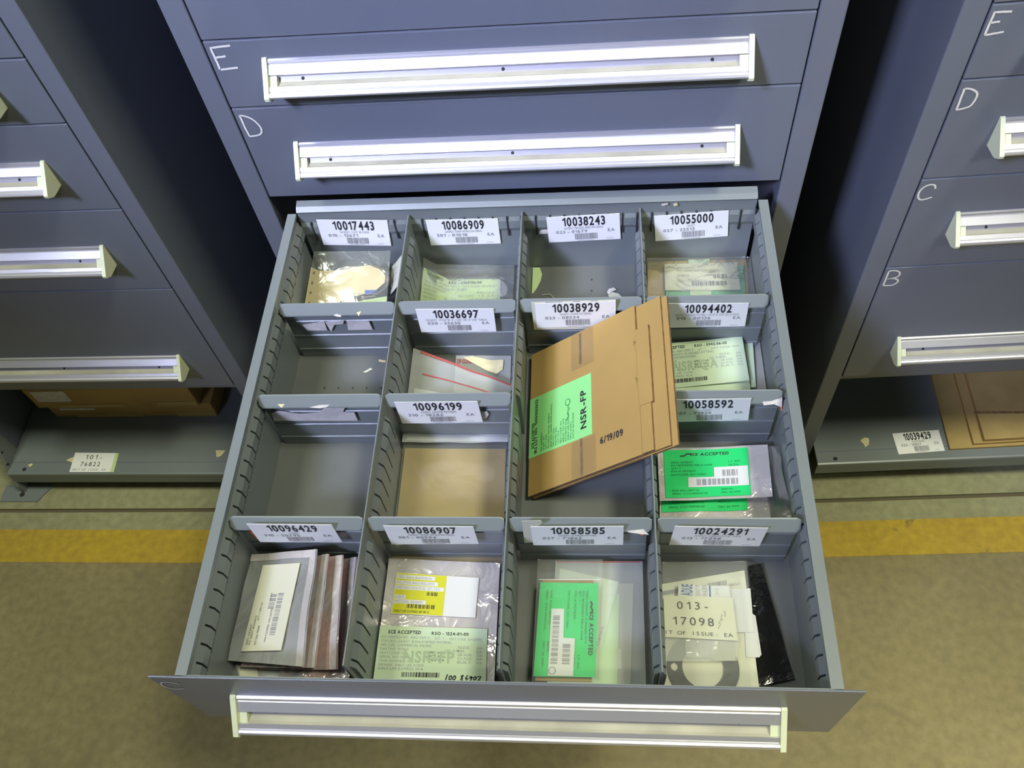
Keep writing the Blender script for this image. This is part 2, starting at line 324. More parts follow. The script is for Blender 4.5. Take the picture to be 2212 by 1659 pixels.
# measured corner points (metres, origin at the drawer rim plane)
Q={"card10017443":[[-0.28,-0.0305,-0.0092],[-0.1812,-0.0305,-0.0142],[-0.186,-0.0305,-0.066],[-0.2833,-0.0305,-0.0603]],
"card10086909":[[-0.1279,-0.0305,-0.0164],[-0.0281,-0.0305,-0.017],[-0.0286,-0.0305,-0.0673],[-0.1286,-0.0305,-0.0673]],
"card10038243":[[0.0382,-0.0305,-0.0179],[0.1368,-0.0305,-0.0141],[0.1394,-0.0305,-0.0644],[0.0394,-0.0305,-0.0681]],
"card10055000":[[0.1833,-0.0305,-0.0213],[0.281,-0.0305,-0.0149],[0.2854,-0.0305,-0.0646],[0.1875,-0.0305,-0.071]],
"card10036697":[[-0.1243,-0.19,-0.0096],[-0.0245,-0.19,-0.0118],[-0.0259,-0.19,-0.0599],[-0.1252,-0.19,-0.0591]],
"card10038929":[[0.0282,-0.191,-0.0019],[0.1285,-0.191,0.0004],[0.129,-0.191,-0.05],[0.0279,-0.191,-0.0521]],
"card10094402":[[0.1927,-0.19,-0.0085],[0.291,-0.19,-0.0107],[0.2921,-0.19,-0.0581],[0.1945,-0.19,-0.0582]],
"card10096199":[[-0.1353,-0.3295,-0.0088],[-0.0357,-0.3295,-0.0085],[-0.0347,-0.3295,-0.0565],[-0.1349,-0.3295,-0.0585]],
"card10058592":[[0.1814,-0.3295,-0.0093],[0.2793,-0.3295,-0.0081],[0.2821,-0.3295,-0.0567],[0.1869,-0.3295,-0.0597]],
"card10096429":[[-0.2803,-0.489,-0.0027],[-0.1849,-0.489,-0.0042],[-0.1849,-0.489,-0.0512],[-0.2813,-0.489,-0.0526]],
"card10086907":[[-0.1283,-0.489,-0.0061],[-0.0298,-0.489,-0.0075],[-0.0293,-0.489,-0.0542],[-0.129,-0.489,-0.057]],
"card10058585":[[0.0323,-0.49,-0.0046],[0.1307,-0.49,-0.0025],[0.131,-0.49,-0.0519],[0.0319,-0.49,-0.0548]],
"card10024291":[[0.1842,-0.489,-0.0042],[0.2806,-0.489,-0.0079],[0.278,-0.489,-0.0558],[0.1809,-0.489,-0.0535]],
"s1a":[[-0.2024,-0.1833,-0.0129],[-0.1973,-0.1818,-0.0112],[-0.1915,-0.1839,-0.0135],[-0.1942,-0.1863,-0.0161],[-0.2003,-0.1862,-0.016]],
"s1b":[[-0.2028,-0.1874,-0.0173],[-0.1966,-0.1863,-0.0161],[-0.2002,-0.1907,-0.0209]],
"s1c":[[-0.2336,-0.1894,-0.0195],[-0.2292,-0.1883,-0.0183],[-0.2232,-0.1896,-0.0197],[-0.2241,-0.1912,-0.0215],[-0.2295,-0.1907,-0.0209]],
"s1d":[[-0.2836,-0.184,-0.0463],[-0.2521,-0.184,-0.0391],[-0.2531,-0.184,-0.0595],[-0.2802,-0.184,-0.0587]],
"s1e":[[-0.2514,-0.184,-0.0411],[-0.225,-0.184,-0.0379],[-0.2282,-0.184,-0.0458],[-0.2405,-0.184,-0.0475],[-0.2487,-0.184,-0.0617]],
"s1f":[[-0.2215,-0.184,-0.039],[-0.1922,-0.184,-0.0409],[-0.1913,-0.184,-0.0592],[-0.2246,-0.184,-0.0593]],
"s2w":[[-0.119,-0.1832,-0.0128],[-0.1146,-0.1809,-0.0102],[-0.1112,-0.1833,-0.0129],[-0.1126,-0.1849,-0.0146],[-0.1179,-0.1849,-0.0145]],
"s3u":[[0.0237,-0.1897,-0.0006],[0.1285,-0.1897,0.0015],[0.1297,-0.1897,-0.0588],[0.0239,-0.1897,-0.0577]],
"s5a":[[-0.284,-0.3196,-0.0094],[-0.269,-0.3197,-0.0095],[-0.2711,-0.3256,-0.0159],[-0.2762,-0.3291,-0.0197],[-0.2814,-0.3255,-0.0158]],
"s5b":[[-0.2332,-0.3215,-0.0115],[-0.2278,-0.32,-0.0098],[-0.2211,-0.3212,-0.0111],[-0.2202,-0.3228,-0.0128],[-0.2267,-0.3243,-0.0145]],
"s5c":[[-0.2416,-0.3289,-0.0195],[-0.2288,-0.327,-0.0175],[-0.2161,-0.3267,-0.0171],[-0.2204,-0.329,-0.0196],[-0.2291,-0.3298,-0.0204]],
"s5d":[[-0.2964,-0.3236,-0.0415],[-0.2871,-0.3236,-0.0361],[-0.2804,-0.3236,-0.0373],[-0.261,-0.3236,-0.0432],[-0.2525,-0.3236,-0.0422],[-0.2356,-0.3236,-0.0402],[-0.2271,-0.3236,-0.0306],[-0.2136,-0.3236,-0.0276],[-0.201,-0.3236,-0.0299],[-0.2057,-0.3236,-0.0396],[-0.1921,-0.3236,-0.0409],[-0.1922,-0.3236,-0.0609],[-0.2992,-0.3236,-0.0594]],
"s8a":[[0.1899,-0.3248,-0.015],[0.2004,-0.3211,-0.011],[0.2078,-0.323,-0.0131],[0.2068,-0.3253,-0.0155],[0.1899,-0.3259,-0.0162]],
"s8b":[[0.2933,-0.3277,-0.0182],[0.3042,-0.3271,-0.0175],[0.3154,-0.3238,-0.0139],[0.3155,-0.3272,-0.0176],[0.3155,-0.332,-0.0229],[0.3123,-0.3316,-0.0224],[0.3064,-0.3297,-0.0203],[0.2951,-0.3307,-0.0215]],
"s8c":[[0.3128,-0.3316,-0.0224],[0.3155,-0.332,-0.0229],[0.3155,-0.3357,-0.0269]],
"s6a":[[-0.0351,-0.3236,-0.0423],[-0.0282,-0.3236,-0.0414],[-0.0267,-0.3236,-0.0479],[-0.0312,-0.3236,-0.0577],[-0.035,-0.3236,-0.0565]],
"s9a":[[-0.2907,-0.4831,-0.035],[-0.2869,-0.4831,-0.0626],[-0.2816,-0.4831,-0.0666],[-0.2855,-0.4831,-0.0388]],
"s10a":[[-0.1298,-0.4831,-0.0683],[-0.1182,-0.4831,-0.0695],[-0.1271,-0.4831,-0.0764]],
"s11a":[[0.0238,-0.4889,0.0071],[0.044,-0.4889,0.0096],[0.0456,-0.4889,0.0025],[0.0364,-0.4889,-0.0095],[0.0323,-0.4889,-0.0496],[0.0224,-0.4889,-0.051]],
"s11b":[[0.0946,-0.4845,-0.0152],[0.0991,-0.4816,-0.0121],[0.106,-0.4809,-0.0113],[0.1045,-0.4848,-0.0156]],
"s11c":[[0.1349,-0.488,-0.019],[0.1521,-0.4865,-0.0174],[0.158,-0.4911,-0.0225],[0.1531,-0.4904,-0.0217],[0.1472,-0.4901,-0.0213],[0.1359,-0.489,-0.0202]],
"s11d":[[0.1472,-0.4901,-0.0213],[0.1531,-0.4904,-0.0217],[0.1501,-0.4912,-0.0225]],
"bk1":[[0.1913,-0.031,0.0015],[0.1997,-0.031,0.0037],[0.2011,-0.031,0.0002],[0.1933,-0.031,-0.002]],
"bk2":[[0.207,-0.031,0.0017],[0.2118,-0.031,0.0032],[0.2139,-0.031,-0.0012],[0.2086,-0.031,-0.0035]],
"bk3":[[0.0271,-0.0295,-0.046],[0.0304,-0.0295,-0.0433],[0.0413,-0.0295,-0.0428],[0.041,-0.0295,-0.0503],[0.0267,-0.0295,-0.0516]],
"b11":[[-0.2965,-0.04,-0.0719],[-0.186,-0.04,-0.0751],[-0.188,-0.1547,-0.113],[-0.3085,-0.152,-0.113]],
"man11":[[-0.301,-0.0592,-0.0797],[-0.2898,-0.0641,-0.0815],[-0.2727,-0.065,-0.082],[-0.2526,-0.0634,-0.0816],[-0.2359,-0.0597,-0.0804],[-0.2158,-0.0581,-0.08],[-0.2007,-0.0637,-0.0821],[-0.1922,-0.0731,-0.0855],[-0.193,-0.0829,-0.0889],[-0.2039,-0.0926,-0.0922],[-0.2216,-0.0988,-0.0942],[-0.2434,-0.1037,-0.0957],[-0.2564,-0.1094,-0.0976],[-0.2597,-0.1308,-0.105],[-0.3085,-0.1301,-0.1044]],
"ring11":[[-0.2825,-0.0715,-0.0842],[-0.2595,-0.0606,-0.0806],[-0.236,-0.0577,-0.0797],[-0.2159,-0.0561,-0.0793],[-0.2023,-0.0597,-0.0807],[-0.1925,-0.0678,-0.0836],[-0.1886,-0.0778,-0.0871],[-0.1928,-0.0875,-0.0905],[-0.2037,-0.0958,-0.0933],[-0.2201,-0.1015,-0.0951],[-0.2433,-0.105,-0.0962],[-0.2701,-0.1046,-0.0958],[-0.2879,-0.0912,-0.091]],
"blue11":[[-0.2205,-0.0936,-0.0924],[-0.2018,-0.0939,-0.0926],[-0.2096,-0.099,-0.0944],[-0.2202,-0.1002,-0.0947]],
"lime11":[[-0.2399,-0.1064,-0.0967],[-0.1896,-0.0993,-0.0946],[-0.1893,-0.1317,-0.1059],[-0.2417,-0.131,-0.1053]],
"tag11":[[-0.1659,-0.0583,-0.055],[-0.1621,-0.1092,-0.055],[-0.1884,-0.0877,-0.105],[-0.1919,-0.0358,-0.105]],
"b12":[[-0.143,-0.0333,-0.095],[-0.1252,-0.0362,-0.108],[-0.0119,-0.0397,-0.108],[-0.0108,-0.158,-0.108],[-0.111,-0.1575,-0.108],[-0.143,-0.1572,-0.105]],
"form12":[[-0.143,-0.0448,-0.098],[-0.1067,-0.0582,-0.1105],[-0.032,-0.0586,-0.1105],[-0.0297,-0.1558,-0.1105],[-0.1064,-0.1558,-0.1105],[-0.143,-0.1557,-0.107]],
"sc13a":[[0.013,-0.0289,-0.1225],[0.023,-0.0293,-0.1225],[0.0267,-0.0417,-0.1225],[0.025,-0.0538,-0.1225],[0.02,-0.0674,-0.1225],[0.0143,-0.0774,-0.1225],[0.013,-0.0772,-0.1225]],
"sc13b":[[0.1209,-0.0827,-0.1215],[0.1268,-0.0779,-0.1215],[0.1359,-0.0815,-0.1215],[0.1428,-0.0908,-0.1215],[0.1445,-0.0991,-0.1215],[0.1265,-0.0986,-0.1215]],
"sc13c":[[0.1196,-0.081,-0.1195],[0.1223,-0.0743,-0.1195],[0.1295,-0.072,-0.1195],[0.1334,-0.0763,-0.1195],[0.1268,-0.0787,-0.1195],[0.1228,-0.0844,-0.1195]],
"hair13":[[0.0278,-0.0819,-0.1205],[0.037,-0.0805,-0.1205],[0.0417,-0.0839,-0.1205],[0.0457,-0.0891,-0.1205]],
"h13":[[0.0982,-0.0534,-0.1235],[0.0981,-0.0738,-0.1235]],
"b14":[[0.1766,-0.0332,-0.1055],[0.3205,-0.0352,-0.1055],[0.3205,-0.1784,-0.1055],[0.171,-0.175,-0.1055]],
"cb14":[[0.1792,-0.0289,-0.1165],[0.3175,-0.0275,-0.1165],[0.3107,-0.1585,-0.1165],[0.1729,-0.1556,-0.1165]],
"gr14":[[0.2023,-0.0622,-0.1125],[0.3117,-0.0418,-0.1125],[0.3068,-0.1613,-0.1125],[0.1986,-0.1591,-0.1125]],
"st14":[[0.2357,-0.031,-0.1112],[0.2656,-0.0302,-0.1112],[0.2599,-0.1598,-0.1112],[0.2324,-0.1592,-0.1112]],
"lb14":[[0.2013,-0.0394,-0.1092],[0.3025,-0.04,-0.1092],[0.3029,-0.0893,-0.1092],[0.2002,-0.0873,-0.1092]],
"sc21a":[[-0.1963,-0.188,-0.1225],[-0.1856,-0.1905,-0.1225],[-0.1865,-0.1936,-0.1225],[-0.1958,-0.1919,-0.1225]],
"sc21b":[[-0.2157,-0.2093,-0.1225],[-0.2062,-0.2025,-0.1225],[-0.2027,-0.2041,-0.1225],[-0.2117,-0.2101,-0.1225]],
"h21":[[-0.2661,-0.2337,-0.1235],[-0.2467,-0.234,-0.1235],[-0.2266,-0.2342,-0.1235],[-0.2073,-0.2345,-0.1235],[-0.1874,-0.2348,-0.1235]],
"b22a":[[-0.1397,-0.1968,-0.085],[-0.0063,-0.2479,-0.1],[-0.0066,-0.3302,-0.105],[-0.143,-0.3322,-0.1]],
"b22b":[[-0.0871,-0.1885,-0.1155],[-0.0114,-0.1899,-0.1155],[-0.008,-0.321,-0.1155],[-0.0828,-0.3205,-0.1155]],
"y22":[[-0.0769,-0.1932,-0.1135],[-0.0643,-0.1911,-0.1135],[-0.0385,-0.1984,-0.1135],[-0.0209,-0.1979,-0.1135],[-0.0214,-0.2138,-0.1135],[-0.0297,-0.2211,-0.1135],[-0.0438,-0.2149,-0.1135]],
"f24a":[[0.1722,-0.1874,-0.1],[0.2942,-0.1799,-0.094],[0.2976,-0.2462,-0.098],[0.1726,-0.2555,-0.104]],
"f24b":[[0.1722,-0.1964,-0.1075],[0.31,-0.1764,-0.1075],[0.3066,-0.25,-0.1075],[0.1727,-0.2582,-0.1075]],
"f24c":[[0.1742,-0.2177,-0.1035],[0.2983,-0.2051,-0.1035],[0.2987,-0.2595,-0.1035],[0.1718,-0.2747,-0.1035]],
"b24":[[0.2352,-0.166,-0.1135],[0.3205,-0.1709,-0.1135],[0.3205,-0.2478,-0.1135],[0.3115,-0.2769,-0.1135],[0.171,-0.2755,-0.1135],[0.1735,-0.1694,-0.1135]],
"b32":[[-0.143,-0.3247,-0.1085],[-0.0102,-0.3249,-0.1085],[-0.0038,-0.4975,-0.1085],[-0.143,-0.4989,-0.1085]],
"cb32":[[-0.1422,-0.3319,-0.1165],[-0.0122,-0.3338,-0.1165],[-0.0077,-0.4887,-0.1165],[-0.141,-0.4899,-0.1165]],
"pad32":[[-0.143,-0.3445,-0.1205],[-0.1235,-0.3446,-0.1205],[-0.1229,-0.4881,-0.1205],[-0.143,-0.4885,-0.1205]],
"b34a":[[0.1773,-0.3432,-0.1],[0.245,-0.34,-0.104],[0.3102,-0.3381,-0.1],[0.3078,-0.4092,-0.098],[0.2421,-0.4099,-0.103],[0.1768,-0.4144,-0.1]],
"g34a":[[0.1851,-0.3455,-0.1018],[0.2879,-0.3413,-0.101],[0.2875,-0.4077,-0.1],[0.1845,-0.4123,-0.1007]],
"w34a":[[0.2468,-0.3691,-0.1009],[0.2873,-0.3688,-0.1006],[0.2876,-0.3967,-0.1002],[0.2147,-0.3977,-0.1007],[0.2146,-0.3828,-0.101],[0.2468,-0.3823,-0.1007]],
"b34b":[[0.1803,-0.3554,-0.1145],[0.3071,-0.3558,-0.1145],[0.306,-0.4288,-0.1145],[0.1766,-0.4329,-0.1145]],
"g34b":[[0.1815,-0.3995,-0.1145],[0.2839,-0.3994,-0.1145],[0.2833,-0.4218,-0.1145],[0.1809,-0.4233,-0.1145]],
"b34c":[[0.3029,-0.3329,-0.115],[0.3205,-0.3478,-0.085],[0.3205,-0.4473,-0.075],[0.3067,-0.4468,-0.115]],
"e1":[[-0.3055,-0.4871,-0.095],[-0.2139,-0.496,-0.055],[-0.2086,-0.6265,-0.06],[-0.3085,-0.6117,-0.095]],
"el1":[[-0.2827,-0.5058,-0.0838],[-0.2321,-0.51,-0.0648],[-0.2367,-0.6085,-0.0678],[-0.2889,-0.6047,-0.0874]],
"e2":[[-0.2898,-0.4936,-0.103],[-0.2039,-0.4954,-0.07],[-0.199,-0.6242,-0.073],[-0.295,-0.616,-0.104]],
"e3":[[-0.2778,-0.4936,-0.11],[-0.1915,-0.4911,-0.083],[-0.1789,-0.6217,-0.086],[-0.2754,-0.617,-0.11]],
"e4":[[-0.2572,-0.4911,-0.116],[-0.1785,-0.4878,-0.098],[-0.1693,-0.6297,-0.1],[-0.254,-0.6272,-0.116]],
"e5":[[-0.3085,-0.6092,-0.1205],[-0.1819,-0.6144,-0.1205],[-0.1819,-0.6286,-0.1205],[-0.2976,-0.631,-0.1205]],
"el5a":[[-0.304,-0.6116,-0.1205],[-0.2819,-0.6133,-0.1205],[-0.2768,-0.6275,-0.1205],[-0.2982,-0.628,-0.1205]],
"el5b":[[-0.2227,-0.6193,-0.1205],[-0.1831,-0.6205,-0.1205],[-0.1833,-0.6266,-0.1205],[-0.2214,-0.6264,-0.1205]],
"b42":[[-0.143,-0.4855,-0.1075],[-0.0105,-0.49,-0.1075],[-0.0099,-0.6415,-0.1075],[-0.143,-0.6406,-0.1075]],
"y42":[[-0.1314,-0.5036,-0.1075],[-0.0338,-0.5094,-0.1075],[-0.035,-0.5563,-0.1075],[-0.1322,-0.5529,-0.1075]],
"g42":[[-0.1428,-0.567,-0.1075],[-0.0206,-0.5688,-0.1075],[-0.0186,-0.6295,-0.1075],[-0.143,-0.6297,-0.1075]],
"b43a":[[0.0344,-0.4898,-0.0985],[0.1087,-0.4892,-0.0985],[0.0995,-0.6413,-0.0985],[0.0312,-0.6428,-0.0985]],
"g43":[[0.0376,-0.5157,-0.1005],[0.1037,-0.5161,-0.1005],[0.0992,-0.6207,-0.1005],[0.0328,-0.621,-0.1005]],
"w43":[[0.0509,-0.5467,-0.0995],[0.0653,-0.5465,-0.0995],[0.0647,-0.5793,-0.0995],[0.0773,-0.5796,-0.0995],[0.0756,-0.6204,-0.0995],[0.0483,-0.6205,-0.0995]],
"cb43":[[0.0396,-0.5089,-0.1085],[0.0974,-0.5088,-0.1085],[0.0952,-0.623,-0.1085],[0.0344,-0.6233,-0.1085]],
"pg43":[[0.0594,-0.4942,-0.1125],[0.1269,-0.5098,-0.1125],[0.1042,-0.606,-0.1125],[0.0911,-0.6357,-0.1125],[0.0464,-0.6318,-0.1125]],
"lm43":[[0.0809,-0.5327,-0.1155],[0.1271,-0.5224,-0.1155],[0.1222,-0.6318,-0.1155],[0.0487,-0.6334,-0.1155]],
"bg43":[[0.0808,-0.5108,-0.1185],[0.1433,-0.509,-0.1185],[0.1361,-0.6318,-0.1185],[0.0761,-0.6331,-0.1185]],
"wt43":[[0.1217,-0.5844,-0.1165],[0.1278,-0.5853,-0.1165],[0.1283,-0.6064,-0.1165],[0.1212,-0.6076,-0.1165]],
"b43b":[[0.054,-0.486,-0.1105],[0.1544,-0.4852,-0.1105],[0.1528,-0.6358,-0.1105],[0.0516,-0.638,-0.1105]],
"bk44":[[0.2749,-0.4872,-0.117],[0.2891,-0.4854,-0.117],[0.3097,-0.6135,-0.117],[0.2726,-0.622,-0.117]],
"pp44":[[0.1747,-0.5105,-0.1165],[0.2696,-0.493,-0.1165],[0.2724,-0.6231,-0.1165],[0.1728,-0.6329,-0.1165]],
"wc44":[[0.2475,-0.5163,-0.1135],[0.2737,-0.5154,-0.1135],[0.2726,-0.5654,-0.1135],[0.2457,-0.5658,-0.1135]],
"st44":[[0.2641,-0.537,-0.115],[0.2763,-0.5463,-0.115],[0.2782,-0.5891,-0.115],[0.2755,-0.5922,-0.115],[0.2617,-0.5924,-0.115]],
"gk44":[[0.2149,-0.6041,-0.1135],[0.2531,-0.6034,-0.1135]],
"hz44":[[0.1859,-0.6042,-0.1135],[0.2238,-0.6225,-0.1135]],
"bl44":[[0.1936,-0.514,-0.1065],[0.2494,-0.5156,-0.1065],[0.2499,-0.5495,-0.1065],[0.1895,-0.5503,-0.1065]],
"lb44":[[0.1757,-0.5281,-0.104],[0.2513,-0.5298,-0.104],[0.2529,-0.5778,-0.104],[0.1754,-0.575,-0.104]],
"pb44":[[0.1761,-0.5658,-0.1075],[0.255,-0.5706,-0.1075],[0.2504,-0.5987,-0.1075],[0.1754,-0.6001,-0.1075]],
"b44":[[0.1764,-0.4905,-0.101],[0.2702,-0.488,-0.101],[0.269,-0.6346,-0.101],[0.1717,-0.6367,-0.101]],
"rack_l":[[-1.0117,-0.0058,-0.7195],[-0.9206,-0.0073,-0.7195],[-0.9192,-0.0527,-0.7195],[-1.0099,-0.0525,-0.7195]],
"rack_lg":[[-0.9206,-0.0073,-0.7195],[-0.9133,-0.0073,-0.7195],[-0.911,-0.0527,-0.7195],[-0.9192,-0.0527,-0.7195]],
"rl_sc":[[-1.0267,-0.0237,-0.7195],[-1.0116,-0.0159,-0.7195],[-1.0099,-0.0304,-0.7195]],
"rl_sc2":[[-0.7003,-0.0016,-0.7195],[-0.6789,-0.0017,-0.7195],[-0.685,-0.0149,-0.7195],[-0.6944,-0.0182,-0.7195]],
"rl_sc3":[[-1.1095,-0.0357,-0.7195],[-1.1027,-0.0312,-0.7195],[-1.0977,-0.0335,-0.7195],[-1.1016,-0.0402,-0.7195]],
"rack_r":[[0.6851,0.0296,-0.7195],[0.7749,0.0374,-0.7195],[0.7772,-0.0095,-0.7195],[0.6887,-0.0173,-0.7195]],
"rr_sc":[[0.6212,0.0142,-0.7195],[0.6304,0.0215,-0.7195],[0.6389,0.0194,-0.7195],[0.6364,0.0047,-0.7195],[0.6285,-0.0005,-0.7195],[0.6269,0.0058,-0.7195]]}

# ------------------------------------------------------------------ the setting
def struct(o, kind='structure'): o['kind'] = kind; return o
g = MB(); ys = [(-3.2, -.104), (-1.15, -.104), (-.70, -.101), (.55, -.0775), (.95, -.0620), (2.6, -.0)]
def strip(mb, near, far, z, m, th=.05):
    for i in range(len(near)-1):
        a, b, c, d = near[i], near[i+1], far[i+1], far[i]
        vs = [(p[0], p[1], zz) for zz in (z-th, z) for p in (a, b, c, d)]
        mb.add(vs, [(0,3,2,1),(4,5,6,7),(0,1,5,4),(1,2,6,5),(2,3,7,6),(3,0,4,7)], m)
near = [(x, -4.5) for x, y in ys]
strip(g, near, [(x, y-.005) for x, y in ys], -.80, CONC)
FL = struct(g.build('floor'))
g = MB(); strip(g, [(x, y-.048) for x, y in ys], [(x, y-.0055) for x, y in ys], -.7993, CONCL, .002); g.build('pale_strip', FL)
g = MB(); strip(g, [(x, y+.003) for x, y in ys], [(x, 1.2) for x, y in ys], -.7985, CONCL, .05); struct(g.build('trim_1'))
g = MB(); strip(g, [(x, y-.01) for x, y in ys], [(x, y+.01) for x, y in ys], -.8045, mat('joint_filler', (.12, .10, .06), .9), .03); struct(g.build('trim_2'))
yl = [(-3.2, -.1500), (-1.17, -.1490), (-.72, -.1477), (.545, -.1245), (.928, -.1105), (2.6, -.05)]
g = MB(); strip(g, [(x, y-.0735) for x, y in yl], [(x, y) for x, y in yl], -.7990, YPAINT, .001)
g.build('yellow_line', FL)['label'] = 'worn yellow painted line along the concrete floor'
g = MB(); g.box((-3.2, .95, -.80), (2.6, 1.0, 3.2), DARK); struct(g.build('wall_back'))

# ------------------------------------------------------------------ cabinets
def handle(parent, x0, x1, yf, zt):
    """aluminium label rail x0..x1 on a front at plane y=yf, top contact height zt, with two ivory end caps"""
    T = Vector((0, 0)); N = Vector((-.034, -.030)); d = (N-T); L = d.length; d /= L; nn = Vector((d.y, -d.x))   # nn points outwards
    if nn.x > 0: nn = -nn
    def sp(s, o=0): p = T+d*(L*s)+nn*o; return (yf+p.x, zt+p.y)
    prof = [(yf, zt+.001), sp(.0, .0012), sp(.05, .0022), sp(.10, .0012), sp(.125, -.0004), sp(.15, .0003), sp(.40, .0003), sp(.405, -.0012), sp(.395, -.0085), sp(.545, -.0085), sp(.66, -.0040), sp(.70, -.0010), sp(.70, .0003),
            sp(.81, .0003), sp(.83, -.0006), sp(.855, .0010), sp(.91, .0020), sp(.97, .0012), sp(1.0, -.001), (yf-.0285, zt-.0345), (yf-.027, zt-.0325), (yf-.004, zt-.0385), (yf, zt-.039)]
    ms = [ALU]*len(prof); ms[8] = RECESS; ms[9] = INSERT; ms[10] = INSERT
    g = MB(); g.prism(prof, 'x', x0+.0055, x1-.0055, ALU, ms); g.build('handle_rail', parent)
    for xx in (x0+.045, (x0+x1)/2, x1-.045):
        a, b = sp(.47, -.0083); g = MB(); n = 8
        g.add([(xx+.0022*math.cos(2*math.pi*i/n), a+d.x*.0022*math.sin(2*math.pi*i/n), b+d.y*.0022*math.sin(2*math.pi*i/n)) for i in range(n)], [tuple(range(n))], SLOT); g.build('screw', parent)
    for a, b, sg in ((x0, x0+.0058, 1), (x1-.0058, x1, -1)):
        g = MB(); c = [(yf, zt+.003), (yf-.003, zt+.0025), sp(.5, .0032), (yf-.036, zt-.0285), (yf-.0355, zt-.0325), (yf-.026, zt-.0395), (yf-.021, zt-.0405), (yf, zt-.0425)]
        g.prism(c, 'x', a, b, CAP)
        k = b if sg > 0 else a
        pr = [sp(.415, -.0083), sp(.415, -.0016), sp(.69, -.0016), sp(.69, -.0083)]
        g.prism(pr, 'x', k-.0003 if sg > 0 else k-.0095, k+.0095 if sg > 0 else k+.0003, CAP)
        g.build('end_cap', parent)
def front(parent, x0, x1, z0, z1, y=0., h=None, name='drawer'):
    g = MB(); g.bbox((x0+.0008, y, z0+.0012), (x1-.0008, y+.017, z1-.0012), STEEL, .0012)
    o = g.build(name, parent)
    if h is not None: handle(o, x0+.064, x1-.064, y, h)
    return o
def smooth(pts, n=6):
    P = [Vector(p) for p in pts]; out = []
    for i in range(len(P)-1):
        a = P[max(i-1, 0)]; b = P[i]; c = P[i+1]; d = P[min(i+2, len(P)-1)]
        for k in range(n):
            t = k/n; out.append(.5*((2*b)+(c-a)*t+(2*a-5*b+4*c-d)*t*t+(3*b-a-3*c+d)*t**3))
    return out+[P[-1]]
def chalk(parent, strokes, y=-.0006, w=.0027, m=None, curve=False):
    g = MB()
    for st in strokes:
        p = [(a, y, b) for a, b in st]
        if len(p) > 3: p = smooth(p)
        else:
            q = []
            for i in range(len(p)-1):
                for k in range(6): q.append(tuple(Vector(p[i]).lerp(Vector(p[i+1]), k/6)+Vector((random.uniform(-.0003, .0003), 0, random.uniform(-.0003, .0003)))))
            p = q+[p[-1]]
        g.ribbon(p, w, (0, -1, 0), m or CHALK)
    return g.build('chalk_letter', parent)
def housing(root, x0, x1, zb, ztop, depth=.70, slide=False):
    g = MB(); s = .031
    g.bbox((x0, 0, -.80), (x0+s-.001, depth, ztop), STEEL, .002); g.bbox((x1-s+.001, 0, -.80), (x1, depth, ztop), STEEL, .002)
    g.box((x0+s-.002, .004, zb), (x1-s+.002, depth, zb+.010), STEEL)
    g.box((x0+s-.002, .002, ztop-.02), (x1-s+.002, depth, ztop), STEEL)
    g.box((x0+s-.002, depth-.006, zb), (x1-s+.002, depth, ztop), STEEL)
    return g.build('housing', root)
HW = .348; SW = .031
# centre cabinet ----------------------------------------------------
CC = thing('drawer_cabinet', (0, 0, -.80), 'blue-grey steel drawer cabinet in the middle with one drawer pulled wide open', 'cabinet', None)
housing(CC, -HW-SW, HW+SW, -.482, .70)
for z0, z1, h in ((.4345, .590, .525), (.2575, .432, .385)):
    front(CC, -HW, HW, z0, z1, 0, h)
fE = front(CC, -HW, HW, .1605, .2575, 0, .229)
chalk(fE, [[(-.3155, .2508), (-.340, .2486), (-.3397, .2184)], [(-.338, .2352), (-.3262, .2368)], [(-.3397, .2184), (-.317, .2200)]])
fD = front(CC, -HW, HW, .0058, .1605, 0, .1012)
chalk(fD, [[(-.3404, .1497), (-.3388, .1159)], [(-.3404, .1497), (-.334, .1485), (-.3258, .1431), (-.3205, .1340), (-.3195, .1256), (-.3225, .1195), (-.3286, .1169), (-.3388, .1159)]], w=.0024)
front(CC, -HW, HW, -.470, -.178, 0, -.366)
# open drawer: tray
L = .6525; zf = -.124; bx0, bx1 = -.3185, .3300; rx0, rx1 = -.3065, .3180; ix0, ix1 = -.3105, .3220; PITCH = .0196
def wall_profile(xo, rim, xi, sg, slot):
    """closed profile of a side wall; sg=+1 left wall (inside is +x)"""
    b = -.0035 if slot else .006
    P = [(xo, zf-.004), (xo, 0), (rim, 0), (rim, -.004), (xi, -.0065), (xi, -.017), (xi+sg*.002, -.020)]
    if not slot: P += [(xi+sg*.006, -.026), (xi+sg*.006, -.040), (xi+sg*.002, -.050), (xi, -.056)]
    else: P += [(xi-sg*.0045, -.0205), (xi-sg*.0045, -.040), (xi-sg*.0045, -.058), (xi, -.0585)]
    return P+[(xi, zf-.004)]
g = MB(); yk = -.027
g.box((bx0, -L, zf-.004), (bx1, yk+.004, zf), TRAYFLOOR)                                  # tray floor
for xo, rim, xi, sg in ((bx0, rx0, ix0, 1), (bx1, rx1, ix1, -1)):
    y = -L-.0012; n = 0
    while y < yk-.002:
        y1 = min(y+PITCH-.0024, yk)
        g.prism(wall_profile(xo, rim, xi, sg, False), 'y', y, y1, STEELIN, caps=True)
        if y1 < yk: 
            pr = wall_profile(xo, rim, xi, sg, True); ms = [STEELIN]*len(pr)
            for q in (7, 8): ms[q] = SLOT
            g.prism(pr, 'y', y1, min(y1+.0024, yk), STEELIN, ms, caps=False)
        y = y1+.0024
DR = g.build('drawer', CC); DR['label'] = 'open drawer tray with slotted grey side walls'
g = MB()                                                                                   # back wall with its rolled top and slots
